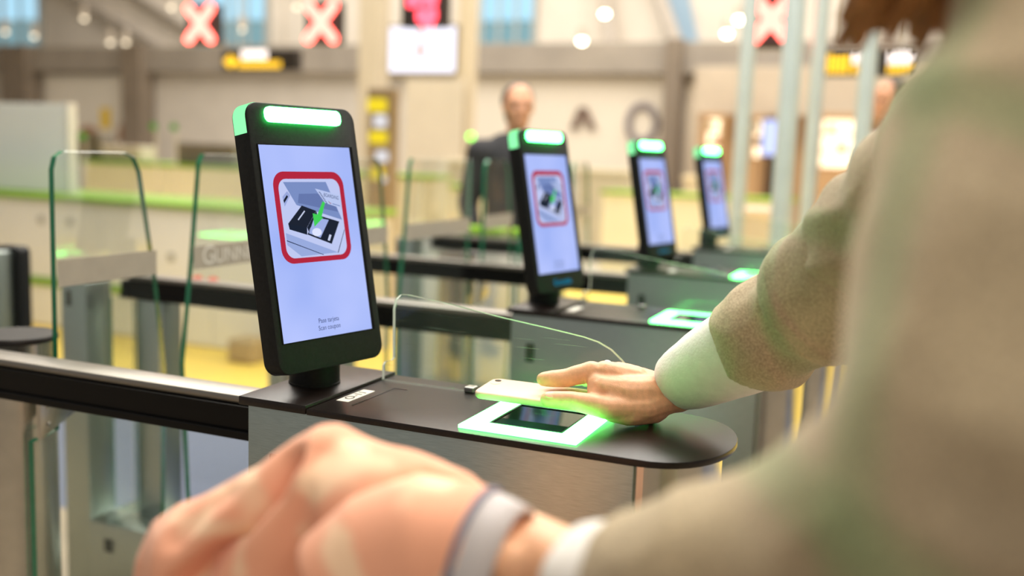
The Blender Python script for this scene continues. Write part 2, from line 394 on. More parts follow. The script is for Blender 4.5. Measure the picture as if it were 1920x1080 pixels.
# screws and grommets on the left counter front
# things on / around the far counters
def clutter(px0, py0, px1, py1, Y, col, name, label, cat, dep=.3):
    a = at_y(px0, py0, Y); b = at_y(px1, py1, Y)
    mm = mat(name+'_%d_%d' % (px0, py0), col, .5, 0, .08, 8)
    zb, zt = min(a.z, b.z), max(a.z, b.z)
    r = empty(name, ((a.x+b.x)/2, Y+dep/2, zb), label, cat)
    MB().box((a.x, Y, zb), (b.x, Y+dep, zt), min(.02, (b.x-a.x)*.1)).build('casing', mm, r)
    MB().box((a.x+(b.x-a.x)*.1, Y-.012, zb+(zt-zb)*.2), (b.x-(b.x-a.x)*.1, Y+.001, zt-(zt-zb)*.15), .004).build('front', mm, r)
    return r
pY = 8.5
zt = 1.13
def on_counter(px0, px1, hpx, Y, h, col, name, label, cat, dep=.25):
    a = at_y(px0, 300, Y).x; b = at_y(px1, 300, Y).x; hh = hpx*Y/1720.
    mm = mat(name+'_%d' % px0, col, .5, 0, .08, 8)
    r = empty(name, ((a+b)/2, Y+dep/2, h), label, cat)
    MB().box((a, Y, h), (b, Y+dep, h+hh), .015).build('casing', mm, r)
    MB().box((a+(b-a)*.12, Y-.01, h+hh*.2), (b-(b-a)*.12, Y+.002, h+hh*.85), .003).build('front', mat(name+'_face_%d' % px0, [c*.8 for c in col], .35, 0, .05, 8), r)
    return r
on_counter(134, 188, 60, 8.5, 1.13, (.16, .14, .11), 'printer', 'dark brown box-shaped printer on the far counter, left', 'printer')
on_counter(190, 262, 34, 8.5, 1.13, (.60, .52, .42), 'storage_box', 'beige box on the far counter beside the dark printer', 'box')
on_counter(330, 440, 46, 8.5, 1.13, (.20, .17, .14), 'cabinet_unit', 'dark grey low cabinet on the far counter, right', 'cabinet')
o = clutter(425, 618, 472, 668, 5.0, (.42, .30, .14), 'cardboard_box', 'brown carton on the yellow floor in front of the white counter', 'box', .2)
o.location.z = 0
for ch in o.children: ch.location.z = 0.001
# far pillars / boxes
def far_box(px0, px1, py0, Y, col, name, label, cat, dep=.4):
    a = at_y(px0, 300, Y).x; b = at_y(px1, 300, Y).x; t = at_y((px0+px1)/2, py0, Y).z
    mm = mat(name+'_%d' % px0, col, .6, 0, .06, 4)
    r = empty(name, ((a+b)/2, Y+dep/2, 0), label, cat)
    MB().box((a, Y, 0), (b, Y+dep, t), .02).build('body', mm, r)
    MB().box((a-.02, Y-.02, t-.06), (b+.02, Y+dep+.02, t+.001), .01).build('top_board', mat(name+'_top_%d' % px0, [min(1, c*1.15) for c in col], .5), r)
    return r
far_box(838, 905, 300, 12.0, (.72, .62, .45), 'kiosk', 'tall cream kiosk left of the staff member', 'kiosk')
far_box(1086, 1178, 318, 12.5, (.62, .55, .38), 'kiosk', 'low cream kiosk between second and third terminals', 'kiosk')
far_box(1284, 1312, 330, 13.0, (.80, .66, .42), 'kiosk', 'narrow cream kiosk just left of the farthest terminal', 'kiosk')
far_box(1392, 1450, 392, 8.0, (.66, .55, .45), 'bench', 'low pale bench block behind the silver poles', 'bench')

# ------------------------------------------------------------------ bright shop at the right
shopw = emat('shop_light_panel', (1, .80, .52), 2.3); shopb = emat('shop_blue_screen', (.55, .62, 1.0), 1.3)
wood = mat('shop_wood', (.50, .30, .14), .5, 0, .15, 6, stretch=(1, 1, 8))
def showcase(px0, px1, py0, py1, Y, label, lit=shopw, rows=3):
    a = at_y(px0, 260, Y).x; b = at_y(px1, 260, Y).x; t = at_y((px0+px1)/2, py0, Y).z; l = at_y((px0+px1)/2, py1, Y).z
    r = empty('display_case', ((a+b)/2, Y+.2, 0), label, 'display case', 'lit shop display cases')
    MB().box((a, Y+.38, 0), (b, Y+.42, t)).build('back_board', wood, r)
    for x in (a, b): MB().box((x-.03, Y, 0), (x+.03, Y+.4, t), .005).build('side_board', wood, r)
    MB().box((a, Y, t-.03), (b, Y+.4, t+.03), .005).build('top_board', wood, r)
    MB().box((a, Y, 0), (b, Y+.38, l), .005).build('plinth', wood, r)
    MB().box((a+.06, Y+.34, l+.05), (b-.06, Y+.375, t-.06)).build('light_panel', lit, r)
    for k in range(1, rows):
        z = l+(t-l)*k/rows; MB().box((a+.03, Y+.06, z-.012), (b-.03, Y+.34, z+.012)).build('shelf', wood, r)
    return a, b, l, t
cs = [showcase(1312, 1352, 215, 300, 17.5, 'lit wooden display case above the farthest terminal'),
      showcase(1402, 1430, 218, 300, 17.5, 'lit display case just right of the leftmost silver pole'),
      showcase(1530, 1604, 216, 320, 17.0, 'brightest wide display case between the two right-hand silver poles')]
cols = [(.7, .3, .15), (.75, .62, .4), (.3, .2, .15), (.8, .75, .6)]
gi = 0
wd = ['upper', 'lower']; nm = ['display case above the farthest terminal', 'display case right of the leftmost pole', 'brightest display case']
for ci, (a, b, l, t) in enumerate(cs):
    Y = 17.5 if ci < 2 else 17.0
    for k in range(2):
        z = l+(t-l)*(k+1)/3+.012; x = a+(b-a)*(.35 if k else .65)
        r = empty('gift_box', (x, Y+.16, z), 'small coloured box on the %s shelf of the %s' % (wd[1-k], nm[ci]), 'box', 'boxes in the shop displays')
        mm = mat('gift_%d' % (gi % 4), cols[gi % 4], .5); gi += 1
        MB().box((x-.06, Y+.10, z), (x+.06, Y+.22, z+.12), .006).build('carton', mm, r)
        MB().box((x-.064, Y+.096, z+.10), (x+.064, Y+.224, z+.14), .006).build('lid', mm, r)
a = at_y(1432, 225, 17.3); b = at_y(1463, 292, 17.3)
r = empty('screen_stand', ((a.x+b.x)/2, 17.33, 0), 'bluish lit upright screen between the leftmost silver poles', 'screen')
MB().box((a.x-.03, 17.3, b.z-.03), (b.x+.03, 17.36, a.z+.03), .01).build('casing', black2, r)
MB().box((a.x, 17.29, b.z), (b.x, 17.302, a.z)).build('display', shopb, r)
MB().box(((a.x+b.x)/2-.06, 17.31, 0), ((a.x+b.x)/2+.06, 17.35, b.z), .01).build('stand', black2, r)
A = at_y(1300, 206, 18.2)
struct(MB().box((A.x, 18.2, 2.2), (8, 18.5, 3.05), .02).build('trim_%d' % n, mat('shop_header', (.56, .47, .36), .6, 0, .05, 2))); n += 1
struct(MB().box((A.x, 18.9, 0), (8, 19.0, 2.25)).build('wall_shop', mat('shop_wall', (.52, .33, .17), .6, 0, .1, 2))); 

# ------------------------------------------------------------------ hanging signs
sign_black = mat('sign_housing', (.02, .014, .012), .5, 0, .1, 10)
redx = emat('red_led', (1.0, .13, .10), 7.0)
def hang(r, p, top=8.6):
    MB().tube([p, (p.x, p.y, top)], .015, 8).build('hanger', lm, r)
def xsign(px, py, D, size, label):
    p = at_d(px, py, D); Y = p.y
    r = empty('lane_signal', p, label, 'sign', 'red cross lane signals')
    h = size*.60
    MB().box((p.x-h*1.0, Y, p.z-h*1.05), (p.x+h*1.0, Y+.1, p.z+h*1.05), .01).build('housing', sign_black, r)
    g = size*.43; t = size*.15
    for sgn in (1, -1):
        MB().capsule((p.x-g, Y-.01, p.z-g*sgn*1.12), (p.x+g, Y-.01, p.z+g*sgn*1.12), t, t).build('led_stroke', redx, r, True)
    hang(r, p+Vector((0, .05, h)))
xsign(376, 45, 8, .25, 'red illuminated cross signal, leftmost, above the yellow wall sign')
xsign(603, 42, 8, .27, 'red illuminated cross signal, between the yellow sign and the white monitor')
xsign(1447, 36, 6, .27, 'brightest red cross signal, half hidden by a silver pole')
# red numeric display above the monitor
p = at_d(793, 20, 7.6)
r = empty('red_display', p, 'red glowing display in a black box above the white monitor', 'sign')
MB().box((p.x-.19, p.y, p.z-.12), (p.x+.19, p.y+.1, p.z+.2), .01).build('housing', sign_black, r)
for (dx, dz, s_) in ((-.105, .075, .06), (-.045, .085, .06), (.03, .075, .06), (.09, .085, .06), (-.02, -.035, .06), (.04, -.045, .06), (.09, -.03, .06), (.02, -.075, .045), (.07, -.08, .045)):
    MB().capsule((p.x+dx, p.y-.005, p.z+dz-.025), (p.x+dx, p.y-.005, p.z+dz+.025), s_*.5, s_*.5).build('led_dash', emat('red_led_deep', (1, .06, .09), 5.0), r, True)
hang(r, p+Vector((0, .05, .2)))
# white hanging monitor
a = at_d(720, 48, 8); b = at_d(863, 138, 8); Y = (a.y+b.y)/2
r = empty('hanging_monitor', ((a.x+b.x)/2, Y, b.z), 'white glowing monitor hanging below the red display', 'monitor')
MB().box((a.x-.015, Y, b.z-.02), (b.x+.015, Y+.06, a.z+.02), .008).build('casing', mat('monitor_casing', (.30, .25, .18), .5), r)
MB().box((a.x, Y-.006, b.z), (b.x, Y+.001, a.z), .001).build('display', emat('white_screen', (.90, .88, 1.0), 1.35), r)
cx = a.x+(b.x-a.x)*.48
ar = emat('pink_arrow', (1.0, .50, .42), 1.1)
MB().box((cx-.018, Y-.009, b.z+.19), (cx+.018, Y-.0061, a.z-.01)).build('arrow_shaft', ar, r)
MB().prism([(cx-.06, b.z+.19), (cx+.06, b.z+.19), (cx, b.z+.10)], lambda u, v, w_: (u, Y-.009+w_, v), .0028).build('arrow_head', [ar, ar], r)
for dx in (-.2, .2): MB().tube([((a.x+b.x)/2+dx, Y+.03, a.z), ((a.x+b.x)/2+dx, Y+.03, 8.6)], .012, 8).build('hanger', lm, r)
# yellow / white wayfinding signs
yl = emat('sign_yellow', (1.0, .56, .035), 1.9); wl = emat('sign_white', (1, .86, .78), 2.4)
def waysign(px0, px1, py0, py1, D, label, arrow=True, strokes=()):
    a = at_d(px0, py0, D); b = at_d(px1, py1, D); Y = (a.y+b.y)/2
    r = empty('wayfinding_sign', ((a.x+b.x)/2, Y, b.z), label, 'sign', 'yellow wayfinding signs')
    MB().box((a.x, Y, b.z), (b.x, Y+.12, a.z), .01).build('housing', sign_black, r)
    W, H = b.x-a.x, a.z-b.z
    for (u0, v0, u1, v1, c) in strokes:
        nl = max(1, int((u1-u0)*22))
        for k in range(nl):
            x0 = a.x+W*(u0+(u1-u0)*k/nl); x1 = a.x+W*(u0+(u1-u0)*(k+.72)/nl)
            MB().box((x0, Y-.006, b.z+H*v0), (x1, Y+.001, b.z+H*v1), .002).build('lit_glyph', yl if c == 'y' else wl, r)
    if arrow:
        MB().prism([(a.x+W*.02, b.z+H*.42), (a.x+W*.12, b.z+H*.78), (a.x+W*.14, b.z+H*.6), (a.x+W*.2, b.z+H*.6), (a.x+W*.2, b.z+H*.26), (a.x+W*.14, b.z+H*.26), (a.x+W*.12, b.z+H*.08)],
                   lambda u, v, w_: (u, Y-.006+w_, v), .007).build('lit_arrow', [yl, yl], r)
    for dx in (.2, .8): MB().tube([(a.x+W*dx, Y+.06, a.z), (a.x+W*dx, Y+.06, 8.6)], .012, 8).build('hanger', lm, r)
waysign(396, 575, 90, 135, 13, 'black sign with yellow arrow and lettering at the left, below the red crosses', True,
        ((.22, .12, .80, .45, 'y'), (.27, .55, .62, .98, 'w')))
waysign(1536, 1720, 88, 146, 9, 'black sign with yellow and white glowing lettering behind the right-hand silver poles', False,
        ((.03, .10, .32, .80, 'y'), (.34, .46, .50, .88, 'w'), (.34, .10, .50, .38, 'y'), (.70, .44, .96, .88, 'w'), (.70, .10, .98, .38, 'y')))
# vertical totem of yellow and white lit panels
p = at_d(712, 262, 9.0); Y = p.y
r = empty('light_totem', (p.x, Y+.05, 0), 'slim dark totem with alternating yellow and white lit panels beside the near terminal', 'totem')
MB().box((p.x-.14, Y, 0), (p.x+.15, Y+.1, at_d(712, 165, 9).z), .02).build('post', mat('totem_post', (.30, .22, .14), .5, 0, .05, 5), r)
for (x0, y0, x1, y1, c) in ((690, 184, 732, 211, 'y'), (702, 215, 730, 240, 'w'), (690, 245, 729, 270, 'y'), (702, 282, 729, 304, 'w'), (690, 313, 717, 338, 'y'), (706, 330, 722, 342, 'w')):
    a = at_d(x0, y0, 9.0); b = at_d(x1, y1, 9.0)
    MB().prism(rrect(a.x, b.z, b.x, a.z, .025), lambda u, v, w_: (u, Y-.012+w_, v), .014).build('yellow_panel' if c == 'y' else 'white_panel', [emat('totem_yellow', (1, .76, .03), .9) if c == 'y' else emat('totem_white', (.84, .82, .84), .9)]*2, r)
# green pilot lamps
for (px, py, D, s_, lab) in ((883, 256, 9.5, 3.2, 'bright lime pilot lamp left of the staff member'), (155, 255, 9, .22, 'faint green pilot lamp above the left glass flap'), (288, 237, 9, .20, 'faint green pilot lamp, left of a pair beside the near terminal'), (326, 238, 9, .20, 'faint green pilot lamp, right of a pair beside the near terminal')):
    p = at_d(px, py, D)
    r = empty('pilot_lamp', (p.x, p.y, 0), lab, 'lamp', 'green pilot lamps')
    MB().tube([(p.x, p.y+.03, 0), (p.x, p.y+.03, p.z-.02)], .006, 8).build('stem', mat('pilot_stem', (.6, .54, .44), .5), r)
    MB().ball((p.x, p.y, p.z), .034, 2).build('lens', emat('pilot_%d' % px, (.22, 1, .06), s_*1.2), r, True)

# ------------------------------------------------------------------ boarding gates
S = .9868
GB = Vector((-.54, 1.26, 0))
def gate_proto():
    r = empty('boarding_gate', GB)
    # steel body and rounded end
    MB().box((-.872, 1.147, 0), (-.30, 1.373, .9905), .002).build('pedestal_body', steel, r, True, 30)
    pts = [(-.315, 1.155), (-.29, 1.155)] + [(-.29+.075*math.sin(math.radians(a)), 1.26-.105*math.cos(math.radians(a))) for a in range(0, 181, 12)] + [(-.315, 1.365)]
    MB().prism(pts, lambda u, v, w_: (u, v, w_), .9905).build('rounded_end', [steel_h, steel_h], r, True, 35)
    MB().box((-.833, 1.1435, .880), (-.812, 1.149, .924), .002).build('key_slot', black2, r)
    # top plate with rounded end
    pts = [(-.766, 1.137), (-.30, 1.137)] + [(-.30+.102*math.sin(math.radians(a))**.85 if 0 < a < 180 else -.30, 1.262-.125*math.cos(math.radians(a))) for a in range(0, 181, 9)] + [(-.766, 1.387)]
    MB().prism(pts, lambda u, v, w_: (u, v, .9912+w_), .0090, .0015).build('top_plate', [black, black], r, True, 40)
    MB().box((-.881, 1.137, .9915), (-.768, 1.390, 1.0045), .0015).build('terminal_plinth', black, r, True, 40)
    # groove of the cover flap
    MB().box((-.7235, 1.186, .9995), (-.7215, 1.307, 1.0006)).box((-.7235, 1.305, .9995), (-.700, 1.307, 1.0006)).build('cover_groove', blackrail, r)
    st = MB().box((-.757, 1.198, 1.0), (-.737, 1.274, 1.0006)).build('number_sticker', sticker, r)
    # scanner
    fr = MB(); o = [(-.543, 1.157), (-.379, 1.157), (-.379, 1.328), (-.543, 1.328)]; i_ = [(-.512, 1.186), (-.408, 1.186), (-.408, 1.302), (-.512, 1.302)]
    z0, z1 = 1.0002, 1.0045
    V = lambda p, z: fr.bm.verts.new((p[0], p[1], z))
    O0, O1, I0, I1 = [V(p, z0) for p in o], [V(p, z1) for p in o], [V(p, z0) for p in i_], [V(p, z1) for p in i_]
    for k in range(4):
        j = (k+1) % 4
        fr.bm.faces.new((O1[k], O1[j], I1[j], I1[k])); fr.bm.faces.new((O0[k], O0[j], O1[j], O1[k])); fr.bm.faces.new((I1[k], I1[j], I0[j], I0[k]))
    bmesh.ops.recalc_face_normals(fr.bm, faces=fr.bm.faces[:])
    fr.build('scanner_light_frame', green_e, r)
    wi = MB().box((-.512, 1.186, .999), (-.408, 1.302, 1.0030)).build('scanner_window', mat('scanner_glass', (.006, .02, .022), .04, 0, .1, 20, spec=1.0), r)
    MB().box((-.512, 1.186, 1.0031), (-.408, 1.190, 1.0043)).box((-.512, 1.298, 1.0031), (-.408, 1.302, 1.0043)).box((-.512, 1.190, 1.0031), (-.509, 1.298, 1.0043)).box((-.411, 1.190, 1.0031), (-.408, 1.298, 1.0043)).build('window_rim', mat('rim_black', (.01, .02, .015), .3), wi)
    # privacy glass on the back edge
    pts = [(-.765, 1.0005), (-.765, 1.024), (-.762, 1.030), (-.751, 1.033), (-.747, 1.038), (-.748, 1.115), (-.745, 1.130), (-.736, 1.1385), (-.722, 1.139), (-.66, 1.132), (-.562, 1.1185), (-.49, 1.110), (-.437, 1.103), (-.415, 1.098), (-.395, 1.089), (-.378, 1.075), (-.362, 1.057), (-.347, 1.03), (-.338, 1.0005)]
    g = MB().prism(pts, lambda u, v, w_: (u, 1.342+w_, v), .010, .0010, 1).build('privacy_glass', [glass_s, edge_c], r)
    MB().box((-.62, 1.337, 1.0), (-.604, 1.355, 1.009), .002).build('glass_clip', steel_h, g)
    # rail to the exit side
    MB().box((-2.12, 1.243, .957), (-.872, 1.302, .972), .004).build('rail_cap', mat('satin_rail', (.27, .25, .22), .36, 1., .08, 30, .1, 60, stretch=(1, 40, 40)), r, True, 40)
    MB().box((-2.14, 1.236, .918), (-.872, 1.309, .957), .001).box((-2.14, 1.229, .905), (-.872, 1.309, .919), .002).build('rail_bar', blackrail, r)
    # exit posts and base cabinet
    MB().box((-2.283, 1.152, 0), (-2.19, 1.25, .952), .003).build('exit_post', steel, r, True, 30)
    MB().box((-2.262, 1.1485, .880), (-2.245, 1.153, .925), .002).build('key_slot', black2, r)
    MB().box((-2.10, 1.25, 0), (-2.0, 1.33, .90), .003).build('exit_post', steel, r, True, 30)
    MB().box((-2.19, 1.146, 0), (-.872, 1.374, .25), .004).build('base_cabinet', steel, r, True, 30)
    MB().box((-2.13, 1.1425, .165), (-2.10, 1.147, .205), .002).build('key_slot', black2, r)
    MB().prism([(-2.186, .26), (-2.10, .26), (-2.10, .90), (-2.186, .90)], lambda u, v, w_: (u, 1.24+w_, v), .008).build('fixed_glass', [glass, edge_g], r)
    # hinge column with cap
    c = (-1.600, 1.388, 0)
    MB().lathe([(.070, .05), (.070, .94), (.070, .970)], c, 32).build('hinge_column', steel_h, r, True, 40)
    MB().lathe([(.073, .970), (.0755, .972), (.0755, .979), (.073, .982)], c, 32).build('column_cap', black, r, True, 40)
    # hinge bracket
    br = MB().prism([(1.333, .905), (1.418, .905), (1.418, .838), (1.333, .802)], lambda u, v, w_: (-1.492+w_, u, v), .012, .0015).build('hinge_bracket', [steel_h, steel_h], r, True, 40)
    for (u, v) in ((1.352, .862), (1.388, .868), (1.352, .825)):
        MB().prism([(u+.006*math.cos(k*.524), v+.006*math.sin(k*.524)) for k in range(12)], lambda a, b, w_: (-1.480+w_, a, b), .003, .0006).build('screw', [steel_h, steel_h], br)
    # near glass flap
    def flap(P, name):
        return MB().prism(P, lambda u, v, w_: (-1.511+w_, u, v), .015, .001, 1).build(name, [glass, edge_g], r)
    A = [(1.330, .30), (1.330, .795), (1.391, .805), (1.393, 1.30), (1.400, 1.324), (1.418, 1.335), (1.575, 1.335), (1.600, 1.325), (1.616, 1.295), (1.66, 1.06), (1.684, .87), (1.676, .55), (1.64, .30)]
    fa = flap(A, 'glass_flap')
    MB().box((-1.4955, 1.394, 1.080), (-1.4945, 1.656, 1.131)).build('frosted_band', frost, fa)
    # far glass flap (reaches into the lane on this side of the gate)
    B = [(b-S, z) for b, z in ((1.812, 1.335), (1.80, 1.315), (1.774, 1.10), (1.742, .87), (1.757, .57), (1.79, .30), (2.25, .30), (2.25, 1.335))]
    fb = flap(B, 'far_glass_flap')
    MB().box((-1.4955, 1.772-S, 1.078), (-1.4945, 2.245-S, 1.130)).build('frosted_band', frost, fb)
    return r
gl_names = ['nearest boarding gate with steel pedestal, black top and green lit scanner under the hand',
            'second boarding gate, steel pedestal behind the scanning hand',
            'third boarding gate, further back behind the second terminal',
            'farthest boarding gate, at the back of the row']
g0 = gate_proto()
gates = [g0]
for k in range(1, 4):
    g = copy_tree(g0); g.location = GB+Vector((0, S*k, 0)); gates.append(g)
for k, g in enumerate(gates):
    tag(g, gl_names[k], 'gate', 'boarding gates in a row')
for ch in list(g0.children):           # the nearest gate's own far flap stands outside the picture
    if ch.name.split('.')[0] == 'far_glass_flap':
        for q in list(ch.children): bpy.data.objects.remove(q)
        bpy.data.objects.remove(ch)
# lettering on the far flap of the second gate
g1 = gates[1]
fb = [c for c in g1.children if c.name.startswith('far_glass_flap')][0]
text_mb('G', .062, lambda x, y: (-1.4935, 1.822+x, 1.1055+y)).build('flap_lettering', frost_l, fb)
text_mb('UNNEBO', .047, lambda x, y: (-1.4935, 1.952+x, 1.1025+y), 1.12).build('flap_lettering', frost_l, fb)
# number on the near sticker
st = [c for c in g0.children if c.name.startswith('number_sticker')][0]
text_mb('O-11', .019, lambda x, y: (-.747-y, 1.236+x, 1.001), 1.25).build('sticker_number', ink, st)
for x in (-1.918, -1.863):
    MB().ball((x, 2.29, .973), .015, 2, (1, 1, .55)).build('red_glow', emat('red_soft', (1, .22, .14), 1.1), g1, True)  # red reflections on the rail cap, shaped as glowing domes

# ------------------------------------------------------------------ terminals
TA, TT = math.radians(12.47), math.radians(11.2)
TC = Vector((-.8105, 1.2303, 1.2315))
WV = Vector((math.sin(TA), math.cos(TA), 0)); HN = Vector((math.cos(TA), -math.sin(TA), 0))
UV = -HN*math.sin(TT)+Vector((0, 0, 1))*math.cos(TT); NV = WV.cross(UV)
def T(u, v, w_=0.): return TC + WV*u + UV*v + NV*w_
mm_ = .001
scr = bpy.data.materials.new('screen_blue'); scr.use_nodes = True; nt = scr.node_tree; nt.nodes.clear()
o_ = nt.nodes.new('ShaderNodeOutputMaterial'); e_ = nt.nodes.new('ShaderNodeEmission'); tcn = nt.nodes.new('ShaderNodeTexCoord'); nzn = nt.nodes.new('ShaderNodeTexNoise'); nzn.inputs['Scale'].default_value = 6
crn = nt.nodes.new('ShaderNodeValToRGB'); crn.color_ramp.elements[0].position = .3; crn.color_ramp.elements[1].position = .75
crn.color_ramp.elements[0].color = (*srgb(152, 172, 236), 1); crn.color_ramp.elements[1].color = (*srgb(184, 196, 248), 1)
nt.links.new(tcn.outputs['Object'], nzn.inputs['Vector']); nt.links.new(nzn.outputs[0], crn.inputs[0]); nt.links.new(crn.outputs[0], e_.inputs[0]); nt.links.new(e_.outputs[0], o_.inputs[0])
E_ = lambda nme, r, g, b: emat('screen_'+nme, srgb(r, g, b), .95)
def terminal_proto():
    r = empty('display_terminal', (-.836, 1.262, 1.0045))
    W2, H2 = .1047, .1909
    hs = MB().prism(rrect(-W2, -H2, W2, H2, .021, 8), lambda u, v, w_: T(u, v, w_-.032), .032, .0022, 2).build('housing', [black2, black2], r, True, 40)
    # recessed screen: black inner frame and glowing panel
    MB().prism([(-.0945, -.1475), (.0915, -.1475), (.0915, .1325), (-.0945, .1325)], lambda u, v, w_: T(u, v, .0002+w_), .0006).build('screen_surround', [blackrail, blackrail], r)
    sc = MB().prism([(-.0922, -.1462), (.0845, -.1462), (.0845, .1312), (-.0922, .1312)], lambda u, v, w_: T(u, v, .0009+w_), .0004).build('screen', [scr, scr], r)
    lay = [.0015]
    def flat(pts, col, name):
        lay[0] += .00012; z = lay[0]
        mb = MB(); mb.ngon([T(u*mm_, v*mm_, z) for u, v in pts]); return mb.build(name, E_(*col), sc)
    # red rounded frame
    flat(rrect(-75.5, -37, 62, 94, 21, 8), ('red', 176, 40, 62), 'red_frame')
    inner = rrect(-66.5, -29.5, 53, 83.5, 15, 8)
    flat(inner, ('pale', 188, 198, 238), 'picture_ground')
    def clip(pts):
        return [(min(max(u, -64.5), 51.5), min(max(v, -28.0), 82.0)) for u, v in pts]
    flat(clip([(-57, 79), (26, 79), (50, 22), (-37, 46)]), ('wallshade', 120, 140, 192), 'picture_shade')
    flat(clip([(-30, 62), (30, 62), (44, 34), (-34, 49)]), ('wallshade2', 100, 118, 170), 'picture_shade')
    flat(clip([(-64, 7), (33, -26), (-40, -27.5), (-64, -10)]), ('desk', 150, 168, 218), 'picture_desk')
    flat([(-64, -3.2), (3, -27.2), (3, -28.2), (-64, -4.5)], ('line', 30, 40, 70), 'picture_line')
    flat([(32, -26), (51.5, 8), (51.5, 6), (33, -27)], ('line', 30, 40, 70), 'picture_line')
    flat([(-62, 58), (-52, 66), (-47, 60), (-60, 44)], ('tile', 150, 165, 215), 'picture_tile')
    flat([(-61, 53), (-53.5, 60.5), (-51.5, 58), (-60, 49)], ('dark', 28, 36, 52), 'picture_tile')
    flat([(1.9, 69.2), (51.5, 58.7), (51.5, 39), (18.4, 47.8)], ('card', 182, 196, 236), 'picture_card')
    me = text_mesh('BOARDING', 7.6)
    mb = MB(); mb.bm.from_mesh(me); bpy.data.meshes.remove(me); lay[0] += .00012
    ca, sa = math.cos(math.radians(-11)), math.sin(math.radians(-11))
    for v_ in mb.bm.verts:
        x, y = v_.co.x*.78, v_.co.y; v_.co = T((32.5+x*ca-y*sa)*mm_, (57+x*sa+y*ca)*mm_, lay[0])
    mb.build('picture_lettering', E_('ink', 50, 66, 110), sc)
    flat([(25, 51.5), (28, 48), (32, 46.8), (29, 46.5), (26.5, 48)], ('logored', 150, 60, 70), 'picture_mark')
    flat([(33, 47), (48, 43.2), (48, 42.2), (33, 45.8)], ('inkblue', 96, 120, 176), 'picture_mark')
    for k in range(8):
        u = 8+k*1.5; v = 64.5-k*2.3
        flat([(u, v), (u+3.2, v-.6), (u+3.2+.6, v-1.8), (u+.6, v-1.2)], ('ink', 50, 66, 110), 'picture_barcode')
    flat([(-59.2, 19.8), (-29.3, 44.9), (-2.7, 36.5), (-24.5, 13)], ('black', 30, 36, 50), 'picture_scanner_top')
    flat([(-59.2, 19.8), (-24.5, 13), (-26, 2.5), (-58, 11.5)], ('dark', 22, 28, 40), 'picture_scanner_side')
    flat([(-2.7, 36.5), (-1.5, 30.5), (-22.8, 7), (-24.5, 13)], ('dark', 22, 28, 40), 'picture_scanner_side')
    flat([(-1, 30.2), (40.8, 19.4), (19.7, -13), (-26, 3)], ('black', 30, 36, 50), 'picture_scanner_base')
    flat([(-8, 27.5), (19.7, 22.5), (-1.3, -3), (-22.8, 4.5)], ('win', 156, 172, 224), 'picture_scanner_glass')
    flat([(-7+9.5*math.cos(k*.3927), 5.5+6*math.sin(k*.3927)) for k in range(16)], ('glare', 218, 224, 250), 'picture_glare')
    flat([(-41, 25), (-39.5, 23.8), (-25, 36.2), (-26.5, 37.6)], ('scanlogo', 200, 208, 235), 'picture_mark')
    flat([(12, -7), (16, -8.5), (21, 0), (17, 1.2)], ('scanlogo', 200, 208, 235), 'picture_mark')
    flat([(11.6, 50.2), (16, 47.8), (5.5, 27), (8.5, 26.2), (-10.8, 13.5), (-11, 33), (-2, 31)], ('arrow', 66, 205, 86), 'green_arrow')
    for txt, u0, v0 in (('Pase tarjeta', -3, -122.5), ('Scan coupon', -3, -133)):
        me = text_mesh(txt, 9.6); mb = MB(); mb.bm.from_mesh(me); bpy.data.meshes.remove(me)
        xs = [v_.co.x for v_ in mb.bm.verts]; sx = (43.5 if 'Scan' in txt else 40.5)/(max(xs)-min(xs))
        for v_ in mb.bm.verts: v_.co = T((u0+v_.co.x*sx)*mm_, (v0+v_.co.y)*mm_, .0019)
        mb.build('screen_lettering', E_('text', 44, 58, 104), sc)
    # status light bar
    MB().prism(rrect(-.0755, .1632, .0695, .1848, .009, 6), lambda u, v, w_: T(u, v, .0002+w_), .0075, .0015, 1).build('light_bar', [green_bar, green_bar], r)
    # wrap-around corner light on the side
    arc = [(-W2-.0006, .148)] + [(-W2+.021-.0216*math.cos(math.radians(a)), H2-.021+.0216*math.sin(math.radians(a))) for a in range(0, 91, 10)]
    rings = []
    for k, (u, v) in enumerate(arc):
        ci = Vector((-W2+.021, H2-.021)); d = Vector((ci.x-u, ci.y-v)) if k else Vector((1, 0))
        d = d.normalized()*.003
        rings.append([T(u, v, -.029), T(u, v, -.004), T(u+d.x, v+d.y, -.004), T(u+d.x, v+d.y, -.029)])
    MB().loft(rings).build('corner_light', green_s, r)
    # neck
    MB().lathe([(.0390, 1.0045), (.0390, 1.007), (.0380, 1.008), (.0380, 1.075)], (-.836, 1.262, 0), 40).build('neck', black2, r, True, 40)
    b0 = T(0, -.17, -.031); b1 = T(0, -.06, -.031)
    MB().prism([(-.045, -.176), (.045, -.176), (.035, -.04), (-.035, -.04)], lambda u, v, w_: T(u, v, -.060+w_), .030, .004).build('mounting_block', [black2, black2], r, True, 40)
    return r
t0 = terminal_proto()
tl = ['nearest black display terminal with glowing blue screen and green light bar',
      'second black display terminal in the row, in front of the staff member',
      'third black display terminal in the row',
      'farthest and smallest black display terminal in the row']
terms = [t0]
for k in range(1, 4):
    t_ = copy_tree(t0); t_.location = t0.location+Vector((0, S*k, 0)); terms.append(t_)
for k, t_ in enumerate(terms): tag(t_, tl[k], 'terminal', 'display terminals on the gates')
blue_logo = emat('logo_blue', srgb(20, 150, 190), .8)
lg = None
for k in range(1, 4):
    if lg is None:
        def tf(x, y): return T(x+.004, -.170+y, .0012)+Vector((0, S, 0))
        lg = text_mb('Gunnebo', .021, tf).build('logo', blue_logo, terms[1])
    else:
        c = lg.copy(); COL.objects.link(c); c.parent = terms[k]

